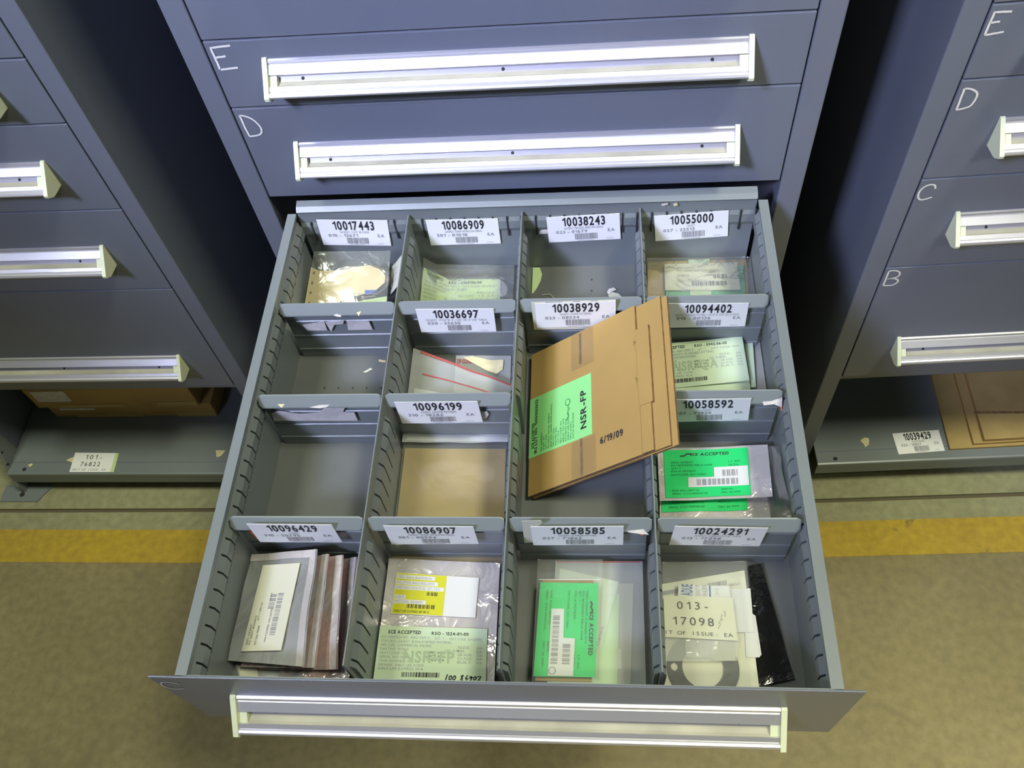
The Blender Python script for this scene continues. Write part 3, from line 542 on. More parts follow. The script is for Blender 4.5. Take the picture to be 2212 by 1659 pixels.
pr = [(yk, zf), (yk, -.045), (yk-.0025, -.038), (yk-.0025, -.024), (yk, -.018), (yk, .000), (yk-.002, .004), (yk+.004, .009), (yk+.014, .011), (yk+.014, .009), (yk+.004, .004), (yk+.004, zf)]
g.prism(pr, 'x', -.305, .3165, STEELIN)
for i in range(32):
    x = -.290+i*.0196
    g.box((x-.0011, yk-.0032, -.0520), (x+.0011, yk+.001, -.0165), SLOT)
g.build('back_wall', DR)
g = MB(); g.bbox((-.3465, -L-.0037, -.168), (.3500, -L-.0015, .0), STEEL, .0008); FP = g.build('front_panel', DR)
FP.location.z = 0
g = MB(); g.prism([(-L-.0015, -.001), (-L-.0004, -.001), (-L-.0004, zf), (-L-.0015, zf)], 'x', ix0, ix1, STEELIN); g.build('front_wall', DR)
handle(DR, -.2835, .2885, -L-.0037, -.066)
chalk(DR, [[(-.322, -.022), (-.331, -.015), (-.339, -.018), (-.343, -.030), (-.338, -.042), (-.324, -.040)]], y=-L-.0043, w=.0018, m=CHALKF)
for p in Q['h21']+Q['h13']: g = MB(); g.disc((p[0], p[1], zf+.0004), .0014, SLOT, 8); g.build('rivet_hole', DR)
for k, m in (('bk1', TORN), ('bk2', TORNY), ('bk3', TORN)):
    g = MB(); poly(g, Q[k], m, .0003); g.build('paper_scrap', DR)
# left cabinet --------------------------------------------------------
lx0, lx1 = -1.150, -.571
LC = thing('drawer_cabinet', (-.86, 0, -.80), 'grey steel drawer cabinet on the left with closed drawers over a shelf of brown cartons', 'cabinet')
housing(LC, lx0-SW, lx1+SW, -.484, .70)
for z0, z1, h in ((.423, .600, .52), (.2465, .423, .35), (.148, .2465, .2185), (-.0075, .148, .0853), (-.187, -.0075, -.0837), (-.474, -.187, -.3724)):
    front(LC, lx0, lx1, z0, z1, 0, h)
# right cabinet (turned a little) ------------------------------------
RYAW = math.radians(2.6)
RC = thing('drawer_cabinet', (.499, 0, -.80), 'grey steel drawer cabinet on the right with chalk letters E to B on closed drawers', 'cabinet', None, RYAW)
housing(RC, .499, .499+2*(HW+SW), -.482, .70)
r0 = .5302; r1 = r0+2*HW
for z0, z1, h, st in ((.4345, .590, .525, None), (.2535, .4345, .385, None),
    (.1555, .2535, .2235, [[(.5537, .243), (.5355, .2435), (.5351, .2155)], [(.5355, .2305), (.5456, .2315)], [(.5351, .2155), (.5544, .2180)]]),
    (-.0012, .1555, .094, [[(.5369, .1433), (.5375, .1121)], [(.5369, .1433), (.5420, .1430), (.5476, .1408), (.5535, .1360), (.5552, .1290), (.5527, .1176), (.5460, .1140), (.5375, .1121)]]),
    (-.1780, -.0012, -.0690, [[(.5526, -.0191), (.5500, -.0125), (.5427, -.0111), (.5360, -.0160), (.5333, -.0245), (.5350, -.0337), (.5410, -.0384), (.5531, -.0345)]]),
    (-.4700, -.1780, -.3590, [[(.5365, -.185), (.5365, -.2184)], [(.5365, -.185), (.5450, -.1845), (.5520, -.1885), (.5539, -.1950), (.5500, -.2010), (.5370, -.2032)], [(.5370, -.2032), (.5480, -.2030), (.5555, -.2080), (.5540, -.2150), (.5480, -.2190), (.5365, -.2184)]])):
    f = front(RC, r0, r1, z0, z1, 0, h)
    if st: chalk(f, st, w=.0026)
# base shelves --------------------------------------------------------
def shelf(root, x0, x1, yf, zt, lip=.036, gusset=None):
    g = MB()
    g.prism([(yf+.004, zt), (yf+.001, zt-.001), (yf, zt-.004), (yf, zt-lip), (yf+.003, zt-lip), (yf+.003, zt-.006), (.66, zt-.006), (.66, zt)], 'x', x0, x1, STEELIN)
    g.box((x0, yf+.028, zt-.0002), (x1, yf+.0295, zt+.0004), SLOT if False else STEEL)
    g.build('shelf_plate', root)
    for x in (x0+.02, x1-.05):
        g = MB(); g.bbox((x, yf+.05, -.80), (x+.03, .6, zt-.005), STEEL, .001); g.build('runner', root)
    for p in ((x0+.035, yf+.012), (x1-.035, yf+.012)): g = MB(); g.disc((p[0], p[1], zt+.0005), .0042, SLOT, 12); g.build('bolt_hole', root)
LS = thing('base_shelf', (-.86, 0, -.80), 'grey steel base shelf under the left cabinet with card 101-76822', 'shelf', 'base shelves under the cabinets')
shelf(LS, lx0+.001, lx1-.001, -.0575, -.72)
g = MB(); g.prism([(-.062, -.800), (-.062, -.770), (.0, -.60), (.004, -.60), (.004, -.800)], 'x', lx0-.006, lx0+.002, STEELIN)
for k in range(4): g.prism([(-.014-.012*k+.003*math.cos(a), -.650-.030*k+.003*math.sin(a)) for a in [i*math.pi/4 for i in range(8)]], 'x', lx0-.0005, lx0+.0025, SLOT)
g.build('corner_bracket', LC)
g = MB(); g.prism([(lx0-.05, -.085), (lx0+.035, -.085), (lx0+.060, -.045), (lx0-.05, -.045)], 'z', -.7985, -.795, STEELIN); g.disc((lx0-.004, -.068, -.7945), .006, SLOT); g.build('foot_plate', LC)
CS = thing('base_shelf', (0, 0, -.80), 'grey steel base shelf under the middle cabinet, below the open drawer', 'shelf', 'base shelves under the cabinets')
shelf(CS, -HW+.001, HW-.001, -.05, -.72)
RS = thing('base_shelf', (.499, 0, -.80), 'grey steel base shelf under the right cabinet with card 10039429', 'shelf', 'base shelves under the cabinets', RYAW)
shelf(RS, r0+.001, r1-.001, -.041, -.72)
def unrot(p):
    v = Vector(p)-Vector((.499, 0, 0)); v.rotate(Matrix.Rotation(-RYAW, 3, 'Z')); return v+Vector((.499, 0, 0))
# ------------------------------------------------------------------ index cards
def card_print(s, g, num, sub, desc):
    s.text(g, num, .215, .045, .80, .375, INK, bold=True)
    w = min(.8, .018*len(desc)); s.text(g, desc, .50-w/2, .42, .50+w/2, .505, GREY)
    s.text(g, sub, .115, .545, .545, .655, GREY, bold=True); s.text(g, 'EA', .83, .545, .925, .655, GREY, bold=True)
    s.barcode(g, .37, .685, .685, .925, GREY, 30, seed=int(num))
    s.rect(g, .40, .955, .62, .970, GREY); s.rect(g, .80, .915, .90, .930, GREY)
def card(parent, num, sub, desc):
    s = Sheet(Q['card'+num]); g = MB(); s.fill(g, PAPER, .0005, 2, 2)
    card_print(s, g, num, sub, desc)
    o = g.build('index_card', parent, fix=False); o['label'] = 'white index card printed '+num; return o
for a in (('10017443', '010 - 13671', 'GASKET, 2-1/2" ID 0.070'), ('10086909', '301 - 01018', 'GASKET, BUNA-NITRILE MATERIAL'),
          ('10038243', '023 - 01679', 'GASKET, PRESSED FIBER MATERIAL'), ('10055000', '027 - 25513', 'GASKET')):
    card(DR, *a)
# ------------------------------------------------------------------ partitions (front to back) and dividers (cross plates)
YD = (-.1805, -.3200, -.4795); PX = (-.1500, .0060, .1640)
def partition(x, label):
    t = thing('drawer_partition', (x, -.33, zf), label, 'partition', 'slotted partitions of the open drawer')
    g = MB(); g.prism([(x-.0012, zf), (x-.0012, -.007), (x-.0006, -.0055), (x+.0006, -.0055), (x+.0012, -.007), (x+.0012, zf)], 'y', -L+.013, yk-.003, STEELIN); g.build('plate', t)
    full = [(x-.0046, zf+.0005), (x-.0058, -.070), (x-.0062, -.040), (x-.0058, -.0345), (x-.0013, -.026), (x+.0013, -.026), (x+.0058, -.0345), (x+.0062, -.040), (x+.0058, -.070), (x+.0046, zf+.0005)]
    cut = [(x-.0046, zf+.0005), (x-.0058, -.076), (x-.0058, -.0745), (x-.0016, -.074), (x-.0016, -.0285), (x+.0016, -.0285), (x+.0016, -.074), (x+.0058, -.0745), (x+.0058, -.076), (x+.0046, zf+.0005)]
    g = MB()
    for a, b in ((YD[0]+.012, -.050), (YD[1]+.012, YD[0]-.018), (YD[2]+.012, YD[1]-.018), (-L+.018, YD[2]-.018)):
        y = a+.006; g.prism(full, 'y', a, y, STEELIN)
        while y < b-.004:
            ms = [STEELIN]*10
            for q in (2, 3, 4, 5, 6): ms[q] = SLOT
            g.prism(cut, 'y', y, y+.0024, STEELIN, ms, caps=False); y1 = min(y+PITCH, b)
            g.prism(full, 'y', y+.0024, y1, STEELIN); y = y1
    g.build('slotted_rib', t)
partition(PX[0], 'grey slotted partition between the cards 10017443 and 10086909')
partition(PX[1], 'grey slotted partition left of the leaning cardboard folder')
partition(PX[2], 'grey slotted partition the cardboard folder leans on')
DX = ((-.3040, -.1570), (-.1430, -.0010), (.0130, .1570), (.1710, .3150))
def divider(r, c, label):
    yd = YD[r]; x0, x1 = DX[c]; t = thing('drawer_divider', ((x0+x1)/2, yd, zf), label, 'divider', 'cross dividers of the open drawer')
    g = MB(); z = [-.008]; P = [(yd+.003, -.0085), (yd+.0025, -.0075), (yd+.001, -.0078)]
    P = [(yd+.0015, zf+.0005), (yd+.0015, -.012)]
    B = [(yd, -.030)]
    for zc in (-.043, -.074, -.105): B += [(yd, zc+.0016), (yd-.0013, zc+.0006), (yd-.0013, zc-.0004), (yd, zc-.0016)]
    B += [(yd, zf+.0005)]
    g.prism(P+B[:1]+B[1:], 'x', x0, x1, STEELIN); g.build('plate', t)
    xl = x0-.0003 if c == 0 else x0-.004; xr = x1+.0003 if c == 3 else x1+.004
    g = MB(); lip = [(yd+.003, -.0090), (yd+.0022, -.0075), (yd+.0008, -.0078), (yd-.0085, -.0195), (yd-.0090, -.0212), (yd-.0082, -.0224), (yd-.0005, -.0300), (yd+.0015, -.0300), (yd+.0015, -.0120)]
    n = len(lip); ends = []
    for x, ins in ((xl, .004), (xl+.004, 0), (xr-.004, 0), (xr, .004)):
        cy = yd-.002; cz = -.012; k = 1-ins*90 if ins else 1
        ends.append([(x, cy+(p[0]-cy)*k, cz+(p[1]-cz)*k) for p in lip])
    vs = [p for e in ends for p in e]; fs = [tuple(range(n)), tuple(reversed(range(3*n, 4*n)))]
    for e in range(3):
        for i in range(n): fs.append((e*n+i, e*n+(i+1) % n, (e+1)*n+(i+1) % n, (e+1)*n+i))
    g.add(vs, fs, STEELIN); g.build('lip', t)
    return t
def scraps(t, *ks):
    for k, m in ks: g = MB(); poly(g, Q[k], m, .0003); g.build('paper_scrap', t)
d = divider(0, 0, 'cross divider with three small torn label scraps, just in front of the manila envelope'); scraps(d, ('s1a', TORN), ('s1b', TORNY), ('s1c', TORN), ('s1d', TORN), ('s1e', TORN), ('s1f', TORN))
d = divider(0, 1, 'cross divider behind the red zip bag, carrying card 10036697'); scraps(d, ('s2w', TORN)); card(d, '10036697', '020 - 55630', 'GASKET, 1-1/16" ID X 1-5/8" OD X 1/16" THICK')
d = divider(0, 2, 'cross divider at the upper edge of the cardboard folder, its card 10038929 half covered'); g = MB(); s = Sheet(Q['s3u']); s.fill(g, CREAM, .0004, 1, 1)
for a, b in ((.17, .37), (.50, .58), (.71, .79)): s.rect(g, a, .0, b, .08, GREY)
g.build('old_label', d, fix=False); card(d, '10038929', '023 - 08534', 'GASKET, PAPER MATERIAL')
d = divider(0, 3, 'cross divider behind the pile of pale green forms, carrying card 10094402'); card(d, '10094402', '310 - 00136', 'GASKET, FLANGED FITTING, 1-1/2" ID X 1-3/4" OD, 4 HOLES')
d = divider(1, 0, 'cross divider with a wide torn label and a yellow scrap on its lip'); scraps(d, ('s5a', TORNY), ('s5b', TORN), ('s5c', TORN), ('s5d', TORN))
d = divider(1, 1, 'cross divider behind the bagged brown cardboard square, carrying card 10096199'); scraps(d, ('s6a', TORN)); card(d, '10096199', '310 - 18286', 'GASKET, GRAFOIL MATERIAL')
d = divider(1, 3, 'cross divider with an orange-tipped paper scrap at its right end, carrying card 10058592'); scraps(d, ('s8a', TORN), ('s8b', TORN), ('s8c', ORANGE)); card(d, '10058592', '027 - 71939', 'GASKET')
d = divider(2, 0, 'cross divider behind the fanned static bags, carrying glossy card 10096429'); scraps(d, ('s9a', ORANGE)); card(d, '10096429', '310 - 20795', 'GASKET')
d = divider(2, 1, 'cross divider behind the big silver bag with yellow label, carrying card 10086907'); scraps(d, ('s10a', TORN)); card(d, '10086907', '301 - 00994', 'GASKET, BUNA-NITRILE MATERIAL')
d = divider(2, 2, 'cross divider behind the bright green label, cream scrap beside its card 10058585'); scraps(d, ('s11a', CREAM), ('s11b', TORNY), ('s11c', TORN), ('s11d', ORANGE)); card(d, '10058585', '027 - 71863', 'GASKET, FLANGED FITTING')
d = divider(2, 3, 'cross divider behind the black plastic bag, carrying card 10024291'); card(d, '10024291', '013 - 17098', 'GASKET, ASBESTOS 1/16" THICK')
# ------------------------------------------------------------------ contents of the bins
def single(name, k, m, label, cat, group=None, th=.0004, edge=None):
    c = center(Q[k]); g = MB(); poly(g, Q[k], m, th, edge); o = g.build(name, off=c); return tag(o, label, cat, group)
def sheet_thing(name, k, m, label, cat, group=None, th=.0004, amp=0, freq=18, seed=0, bulge=0, nu=12, nv=10, pr=None, smooth=True):
    s = Sheet(Q[k], amp, freq, seed, bulge); c = center(Q[k]); t = thing(name, c, label, cat, group); return s, t
def bag(k, m, label, name='plastic_bag', group=None, dz=0, amp=.0025, freq=22, seed=0, bulge=0, th=.0006, nu=18, nv=14, seam=None, cat='bag'):
    q = [Vector(p)+Vector((0, 0, dz)) for p in Q[k]]
    s = Sheet(q, amp, freq, seed, bulge); t = thing(name, center(q), label, cat, group)
    g = MB(); s.fill(g, m, th, nu, nv); g.build('film', t, smooth=True, fix=False)
    if seam:
        g = MB()
        for a in seam:
            if a[0] == 'v': s.rect(g, a[1], a[2], a[3], a[4], a[5], .0005, 6)
            else: s.rect(g, a[1], a[2], a[3], a[4], a[5], .0005, 8)
        g.build('seam', t, fix=False)
    return s, t
def paper(k, m, label, name='paper_form', cat='paper', group=None, amp=.0008, freq=14, seed=0, th=.0003, pr=None, nu=8, nv=8):
    s = Sheet(Q[k], amp, freq, seed); c = center(Q[k]); g = MB(); s.fill(g, m, th, nu, nv)
    if pr: pr(s, g)
    o = g.build(name, off=c, fix=False); return tag(o, label, cat, group), s
def lines(s, g, rows, m, u0, du=None, lift=.0004, bold=False):
    for v, h, st, u, w in rows: s.text(g, st, u, v, u+w, v+h, m, bold=bold, lift=lift)
def form_print(s, g, rso, stamp, item, maker, sc=1.0, code='N/A'):
    s.text(g, 'SCE ACCEPTED', .085, .075, .39, .135, INK, bold=True); s.text(g, 'RSO - '+rso, .49, .085, .83, .14, INK, bold=True)
    B = GREY; h = .045
    s.text(g, 'PO: 6060'+rso[:4]+' REL: 4002 ITEM: 3', .03, .175, .47, .175+h, B); s.text(g, 'QT: 1', .52, .18, .60, .18+h, B); s.text(g, 'MAT CODE: '+code, .66, .185, .95, .185+h, B)
    s.text(g, 'ITEM DESC: '+item, .03, .25, .68, .25+h, B); s.text(g, 'MFR/SUPL: '+maker, .03, .32, .50, .32+h, B)
    for i, st in enumerate(('PARTNO: 107850', 'HEAT/CODE: N/A', 'SERIAL NO: N/A', 'YEAR/ADDENDA: N/A')): s.text(g, st, .03, .39+i*.07, .03+.0185*len(st), .39+i*.07+h, B)
    s.text(g, 'REMARK: SHELF LIFE 5/2010', .03, .67, .44, .67+h, B); s.text(g, 'SHELF LIFE EXPIRES: N/A', .03, .735, .44, .735+h, B)
    for i, st in enumerate(('SPEC: N/A', 'SECT: N/A', 'STAMP: N/A')): s.text(g, st, .47, .44+i*.065, .62, .44+i*.065+h, INK)
    s.text(g, 'QC: 0-FPS', .63, .40, .77, .40+h, B)
    for i, st in enumerate(('SIZE:', 'UI:', 'GRADE:', 'CLASS:', 'BUILT:')):
        s.text(g, st, .74, .335+i*.066, .74+.022*len(st), .335+i*.066+h, B); s.text(g, ('N/A', 'EA', 'N/A', 'N/A', 'N/A')[i], .91, .34+i*.066, .96, .34+i*.066+h, B)
    s.text(g, stamp, .25, .44, .71, .64, FAINT, bold=True, lift=.00035)
    s.barcode(g, .25, .815, .59, .90, INK, 26, seed=len(item), lift=.0005)
FORMS = 'green acceptance forms in the bins'
# --- bin under card 10017443
E11 = thing('envelope', center(Q['man11']), 'yellow manila envelope in the bin under card 10017443', 'envelope')
g = MB(); poly(g, [Vector(p)+Vector((0, 0, .0048)) for p in Q['man11']], MANILA, .0006)
g.build('paper', E11)
g = MB(); s = Sheet([Q['man11'][0], Q['man11'][7], Q['man11'][12], Q['man11'][14]])
a = Vector(Q['man11'][0])+Vector((0, 0, .0055)); b = Vector(Q['man11'][14])+Vector((0, 0, .0055))
up = Vector((0, -.31, .95))
for i in range(5):
    p = a.lerp(b, .12+.2*i)+Vector((.006, 0, 0)); g.box((p.x-.0014, p.y-.002, p.z-.0002), (p.x+.0014, p.y+.002, p.z+.0003), KRAFTD)
g.build('punch_mark', E11)
g = MB(); s = Sheet(Q['b11'], 0); 
for i in range(2):
    pts = [(.55+.02*k+.002*math.sin(k*3), .50+.035*i+.008*math.sin(k*2.1+i)) for k in range(16)]
    g.ribbon([s.at(u, v, .0054) for u, v in pts], .0007, s.n, GREY)
g.build('handwriting', E11, fix=False)
g = MB(); poly(g, [Vector(p)+Vector((0, 0, .0056)) for p in Q['blue11']], BLUE, .0004); g.build('blue_sticker', E11)
c = center(Q['ring11']); g = MB(); g.tube([Vector(p)+Vector((0, 0, .0006)) for p in smooth(Q['ring11']+[Q['ring11'][0]], 5)[:-1]], .0026, RUBBER, 8, True)
tag(g.build('rubber_ring', off=c, smooth=True), 'dark rubber ring gasket curling round the manila envelope', 'gasket')
single('paper_slip', 'lime11', FORMB, 'pale lime paper slip below the rubber ring', 'paper')
t = thing('paper_tag', center(Q['tag11']), 'cream handwritten tag leaning on the partition beside the manila envelope', 'tag'); s = Sheet(Q['tag11'], .001); g = MB(); s.fill(g, CREAM, .0004, 4, 4); g.build('card', t, fix=False)
g = MB()
for i in range(3):
    g.ribbon([s.at(.25+.2*i+.05*math.sin(k*1.9), .35+.04*k, .0006 if s.n.z > 0 else -.0006) for k in range(10)], .0008, s.n, GREY)
g.build('handwriting', t, fix=False)
bag('b11', CLEAR, 'clear plastic bag around the manila envelope', seed=3, amp=.0016, dz=.009)
# --- bin under card 10086909
paper('form12', FORMB, 'yellow-green acceptance form in a clear bag under card 10086909', group=FORMS, amp=.0008, seed=2, nu=10,
      pr=lambda s, g: form_print(s, g, '0363-00-00', '', 'GASKET, NITRILE MATERIAL', 'VALLEY SUPPLY') if False else (
        s.text(g, 'SCE ACCEPTED', .10, .04, .40, .085, INK, bold=True, lift=.0006), s.text(g, 'RSO - 0363-00-00', .50, .045, .82, .09, INK, bold=True, lift=.0006),
        [s.text(g, st, u, v, u+w, v+.035, GREY, lift=.0006) for st, u, v, w in (('PO: 6060363 REL: 4001', .04, .12, .34), ('ITEM: 1', .40, .12, .10), ('QT: 2', .53, .12, .08), ('MAT CODE: 301-01018', .64, .12, .31),
          ('ITEM DESC: GASKET, BUNA-NITRILE MATERIAL', .04, .18, .62), ('MFR/SUPL: INDUSTRIAL SUPPLY', .04, .24, .45), ('PARTNO: 107851', .04, .30, .25), ('HEAT/CODE: N/A', .04, .36, .25), ('SERIAL NO: N/A', .04, .42, .25), ('YEAR/ADDENDA: N/A', .04, .48, .28), ('SHELF LIFE EXPIRES', .04, .54, .33),
          ('SIZE: N/A', .78, .24, .17), ('QC: 0-FPS', .60, .30, .15), ('UI: EA', .80, .30, .15), ('GRADE: N/A', .70, .36, .25), ('CLASS: N/A', .70, .42, .25), ('BUILT: N/A', .70, .48, .25), ('SPEC: N/A', .44, .36, .15), ('SECT: N/A', .44, .42, .15), ('STAMP: N/A', .42, .48, .17))]))
bag('b12', CLEAR, 'clear plastic bag around the yellow-green form under card 10086909', seed=5, amp=.002, dz=.005)
# --- bin under card 10038243 (empty but for scraps)
SC = 'torn scraps on the drawer floor'
single('paper_scrap', 'sc13a', FORMB, 'large yellow-green torn paper scrap on the drawer floor under card 10038243', 'scrap', SC)
single('paper_scrap', 'sc13b', CREAM, 'pale torn scrap by the lip of the divider with card 10038929', 'scrap', SC)
single('paper_scrap', 'sc13c', TORN, 'small curled white scrap lying above a pale torn scrap', 'scrap', SC)
g = MB(); g.tube(smooth(Q['hair13'], 4), .0004, CREAM, 5); tag(g.build('thread', off=center(Q['hair13'])), 'thin pale thread on the drawer floor under card 10038243', 'thread')
# --- bin under card 10055000
s = Sheet(Q['cb14']); t = thing('gasket_sheet', center(Q['cb14']), 'brown fibre gasket sheet in the bin under card 10055000', 'gasket'); g = MB(); s.fill(g, KRAFTL, .004, 4, 4); g.build('sheet', t, fix=False)
t = thing('gasket_sheet', center(Q['gr14']), 'green gasket sheet with a pale tape strip under the white printed label', 'gasket'); s = Sheet(Q['gr14']); g = MB(); s.fill(g, TEAL, .002, 4, 4); g.build('sheet', t, fix=False)
s = Sheet(Q['st14']); g = MB(); s.fill(g, FORM, .0004, 2, 4); g.build('tape_strip', t, fix=False)
def lb14(s, g):
    for st, u, v, w in (('DESC: GASKET', .17, .13, .24), ('PO: SAM117022 RSO-1721-02', .17, .24, .58), ('QT: 1  UI: EA', .62, .33, .14), ('12/08/99', .17, .42, .16), ('MATCODE: 027-25513', .17, .62, .40)): s.text(g, st, u, v, u+w, v+.075, GREY, lift=.0005)
    s.barcode(g, .655, .43, .84, .58, INK, 14, seed=4, groups=4, lift=.0005); s.barcode(g, .36, .68, .84, .84, INK, 36, seed=9, groups=4, lift=.0005)
paper('lb14', CREAM, 'white printed barcode label on the green gasket under card 10055000', 'printed_label', 'label', seed=1, amp=.001, pr=lb14)
bag('b14', CLEAR, 'clear plastic bag over the gaskets under card 10055000', seed=8, amp=.0012, dz=.0025)
# --- empty bin, second row left
single('paper_scrap', 'sc21a', MANILA, 'orange-yellow scrap beside the partition in the empty upper left bin', 'scrap', SC)
single('paper_scrap', 'sc21b', CREAM, 'narrow cream sliver of paper in the empty upper left bin', 'scrap', SC)
# --- bin under card 10036697
single('torn_tag', 'y22', TORNY, 'torn yellowish tag behind the zip bag under card 10036697', 'tag')
s, t = bag('b22b', CLEARW, 'hazy plastic bag lying behind the red zip bag', seed=11, amp=.002)
g = MB(); s.text(g, 'ZIP CLOSE BAG', .02, .05, .42, .10, RED, bold=True, lift=.001); g.build('print', t, fix=False)
s, t = bag('b22a', CLEARW, 'hazy zip bag with a red closing stripe under card 10036697', seed=12, amp=.005, freq=26)
g = MB(); s.rect(g, .08, .0, 1, .03, RED, .0008, 10); s.rect(g, .12, .245, .80, .262, RED, .0008, 10); g.build('zip_stripe', t, fix=False)
s = Sheet([s.at(.05, .40), s.at(.98, .34), s.at(.98, .96), s.at(.03, .96)]); g = MB(); s.fill(g, LAV, .0005, 2, 2, lift=-.007); tag(g.build('paper_sheet', off=center([s.at(.5, .9)]), fix=False), 'white sheet inside the red zip bag', 'paper')
# --- bin under card 10094402
bag('b24', CLEARW, 'hazy plastic bag lowest in the stack of forms under card 10094402', seed=21, amp=.001) if False else None
q = Q['b24']; Q['b24q'] = [q[0], q[1], [.3205, -.2780, -.1135], [.1760, -.2780, -.1135]]
s, t = bag('b24q', CLEARW, 'hazy plastic bag lowest in the pile of forms under card 10094402', seed=21, amp=.001)
g = MB()
for i in range(9): s.rect(g, .86, .38+.05*i, .90, .395+.05*i, GREY, .001)
g.build('print', t, fix=False)
paper('f24b', FORM, 'lower pale green form sticking out right of the pile under card 10094402', group=FORMS, seed=23)
paper('f24c', FORM, 'middle pale green form showing below the top form under card 10094402', group=FORMS, seed=24)
paper('f24a', FORM, 'topmost pale green form of the pile under card 10094402', group=FORMS, seed=22, pr=lambda s, g: form_print(s, g, '0942-06-00', 'NSR-QA', 'GASKET, FLANGED FITTING', 'PARKER INTERNATIONAL' if False else 'FLANGE INTERNATIONAL'))
# --- leaning cardboard folder
TL, BL, TR, BR = Vector((.0170, -.192, -.112)), Vector((.0190, -.403, -.112)), Vector((.1846, -.1957, .0225)), Vector((.1872, -.4029, .0225))
FO = thing('cardboard_folder', center([TL, BL, TR, BR]), 'brown flat cardboard mailer with green label leaning across the third column', 'box')
s = Sheet([TL, TR, BR, BL]); g = MB()
s.fill(g, KRAFT, .0035, 4, 4, edge=KRAFTD, uv=(0, 0, .80, 1)); g.build('front_flap', FO, fix=False)
g = MB(); s.fill(g, KRAFT, .0028, 4, 4, edge=KRAFTD, uv=(0, .0, .965, .995), lift=-.0038); g.build('middle_layer', FO, fix=False)
g = MB(); s.fill(g, KRAFT, .0030, 4, 4, edge=KRAFTD, uv=(.01, .01, 1., 1.), lift=-.0069); g.build('back_layer', FO, fix=False)
g = MB(); s.fill(g, KRAFT, .0034, 2, 6, edge=KRAFTD, uv=(.78, .18, .885, .70)); g.build('lock_tab', FO, fix=False)
g = MB(); s.fill(g, KRAFT, .0030, 2, 6, edge=KRAFTD, uv=(.80, .70, .870, .995), lift=-.0006); g.build('lower_flap', FO, fix=False)
g = MB(); s.fill(g, GREENB, .0003, 4, 4, uv=(.0, .34, .475, .755), lift=.0006)
def lt(st, u, v0, v1, h, m=INK, b=False): s.text(g, st, u, v0, u+h, v1, m, bold=b, rot=270, lift=.0010)
lt('SCE ACCEPTED', .022, .52, .695, .020, INK, True); lt('IRS LOT NO. 10000005632', .045, .36, .735, .020, INK, True)
for i, (st, n) in enumerate((('PO: A000921', .12), ('ITEM: 01', .09), ('QTY: 5 EA', .10), ('MATERIAL MASTER: 10038929', .24), ('SHOP DESC: GASKET PAPER MATERIAL', .30), ('MFG NO. N/A', .12), ('PARTNO: 2021', .12), ('LOT: N/A', .09), ('HEAT/CODE: N/A', .15), ('SERIAL NO: N/A', .16), ('REVISION: N/A', .15), ('SHELF LIFE EXPIRES: N/A', .24), ('MFG: HUSKY', .12), ('DATE: 06/19/2009', .17))):
    u = .095+i*.0185; lt(st, u, .735-n, .735, .011, GINK)
lt('NSR-FP', .395, .44, .70, .040, INK, True)
s.stroke(g, [(.300+.018*math.cos(k*.5), .475+.022*math.sin(k*.5)) for k in range(14)], .0008, GINK, .001)
s.stroke(g, [(.290, .60), (.310, .57), (.295, .55), (.315, .525), (.300, .51)], .0008, GINK, .001)
g.build('green_label', FO, fix=False)
for v0, v1 in ((.005, .27), (.765, .995)): g = MB(); s.fill(g, TAPE, .0002, 3, 3, uv=(.33, v0, .50, v1), lift=.0008, back=False); g.build('clear_tape', FO, fix=False)
for v0, v1 in ((.015, .245), (.735, .995)): g = MB(); s.rect(g, .388, v0, .404, v1, KRAFTD, .0004, 1); g.build('hand_slot', FO, fix=False)
g = MB(); s.text(g, '6/19/09', .53, .800, .685, .842, INK, bold=True, lift=.0008); g.build('date_stamp', FO, fix=False)
# --- bin under card 10096199
paper('pad32', CREAM, 'cream paper pad below the brown sheet under card 10096199', 'paper_pad', 'paper', th=.002)
s = Sheet(Q['cb32'], .0008); t = thing('cardboard_sheet', center(Q['cb32']), 'plain brown cardboard square bagged under card 10096199', 'cardboard'); g = MB(); s.fill(g, KRAFTL, .0035, 8, 8, edge=KRAFTD); g.build('sheet', t, fix=False)
bag('b32', CLEAR, 'clear plastic bag round the brown cardboard square', seed=31, amp=.002, dz=-.0025)
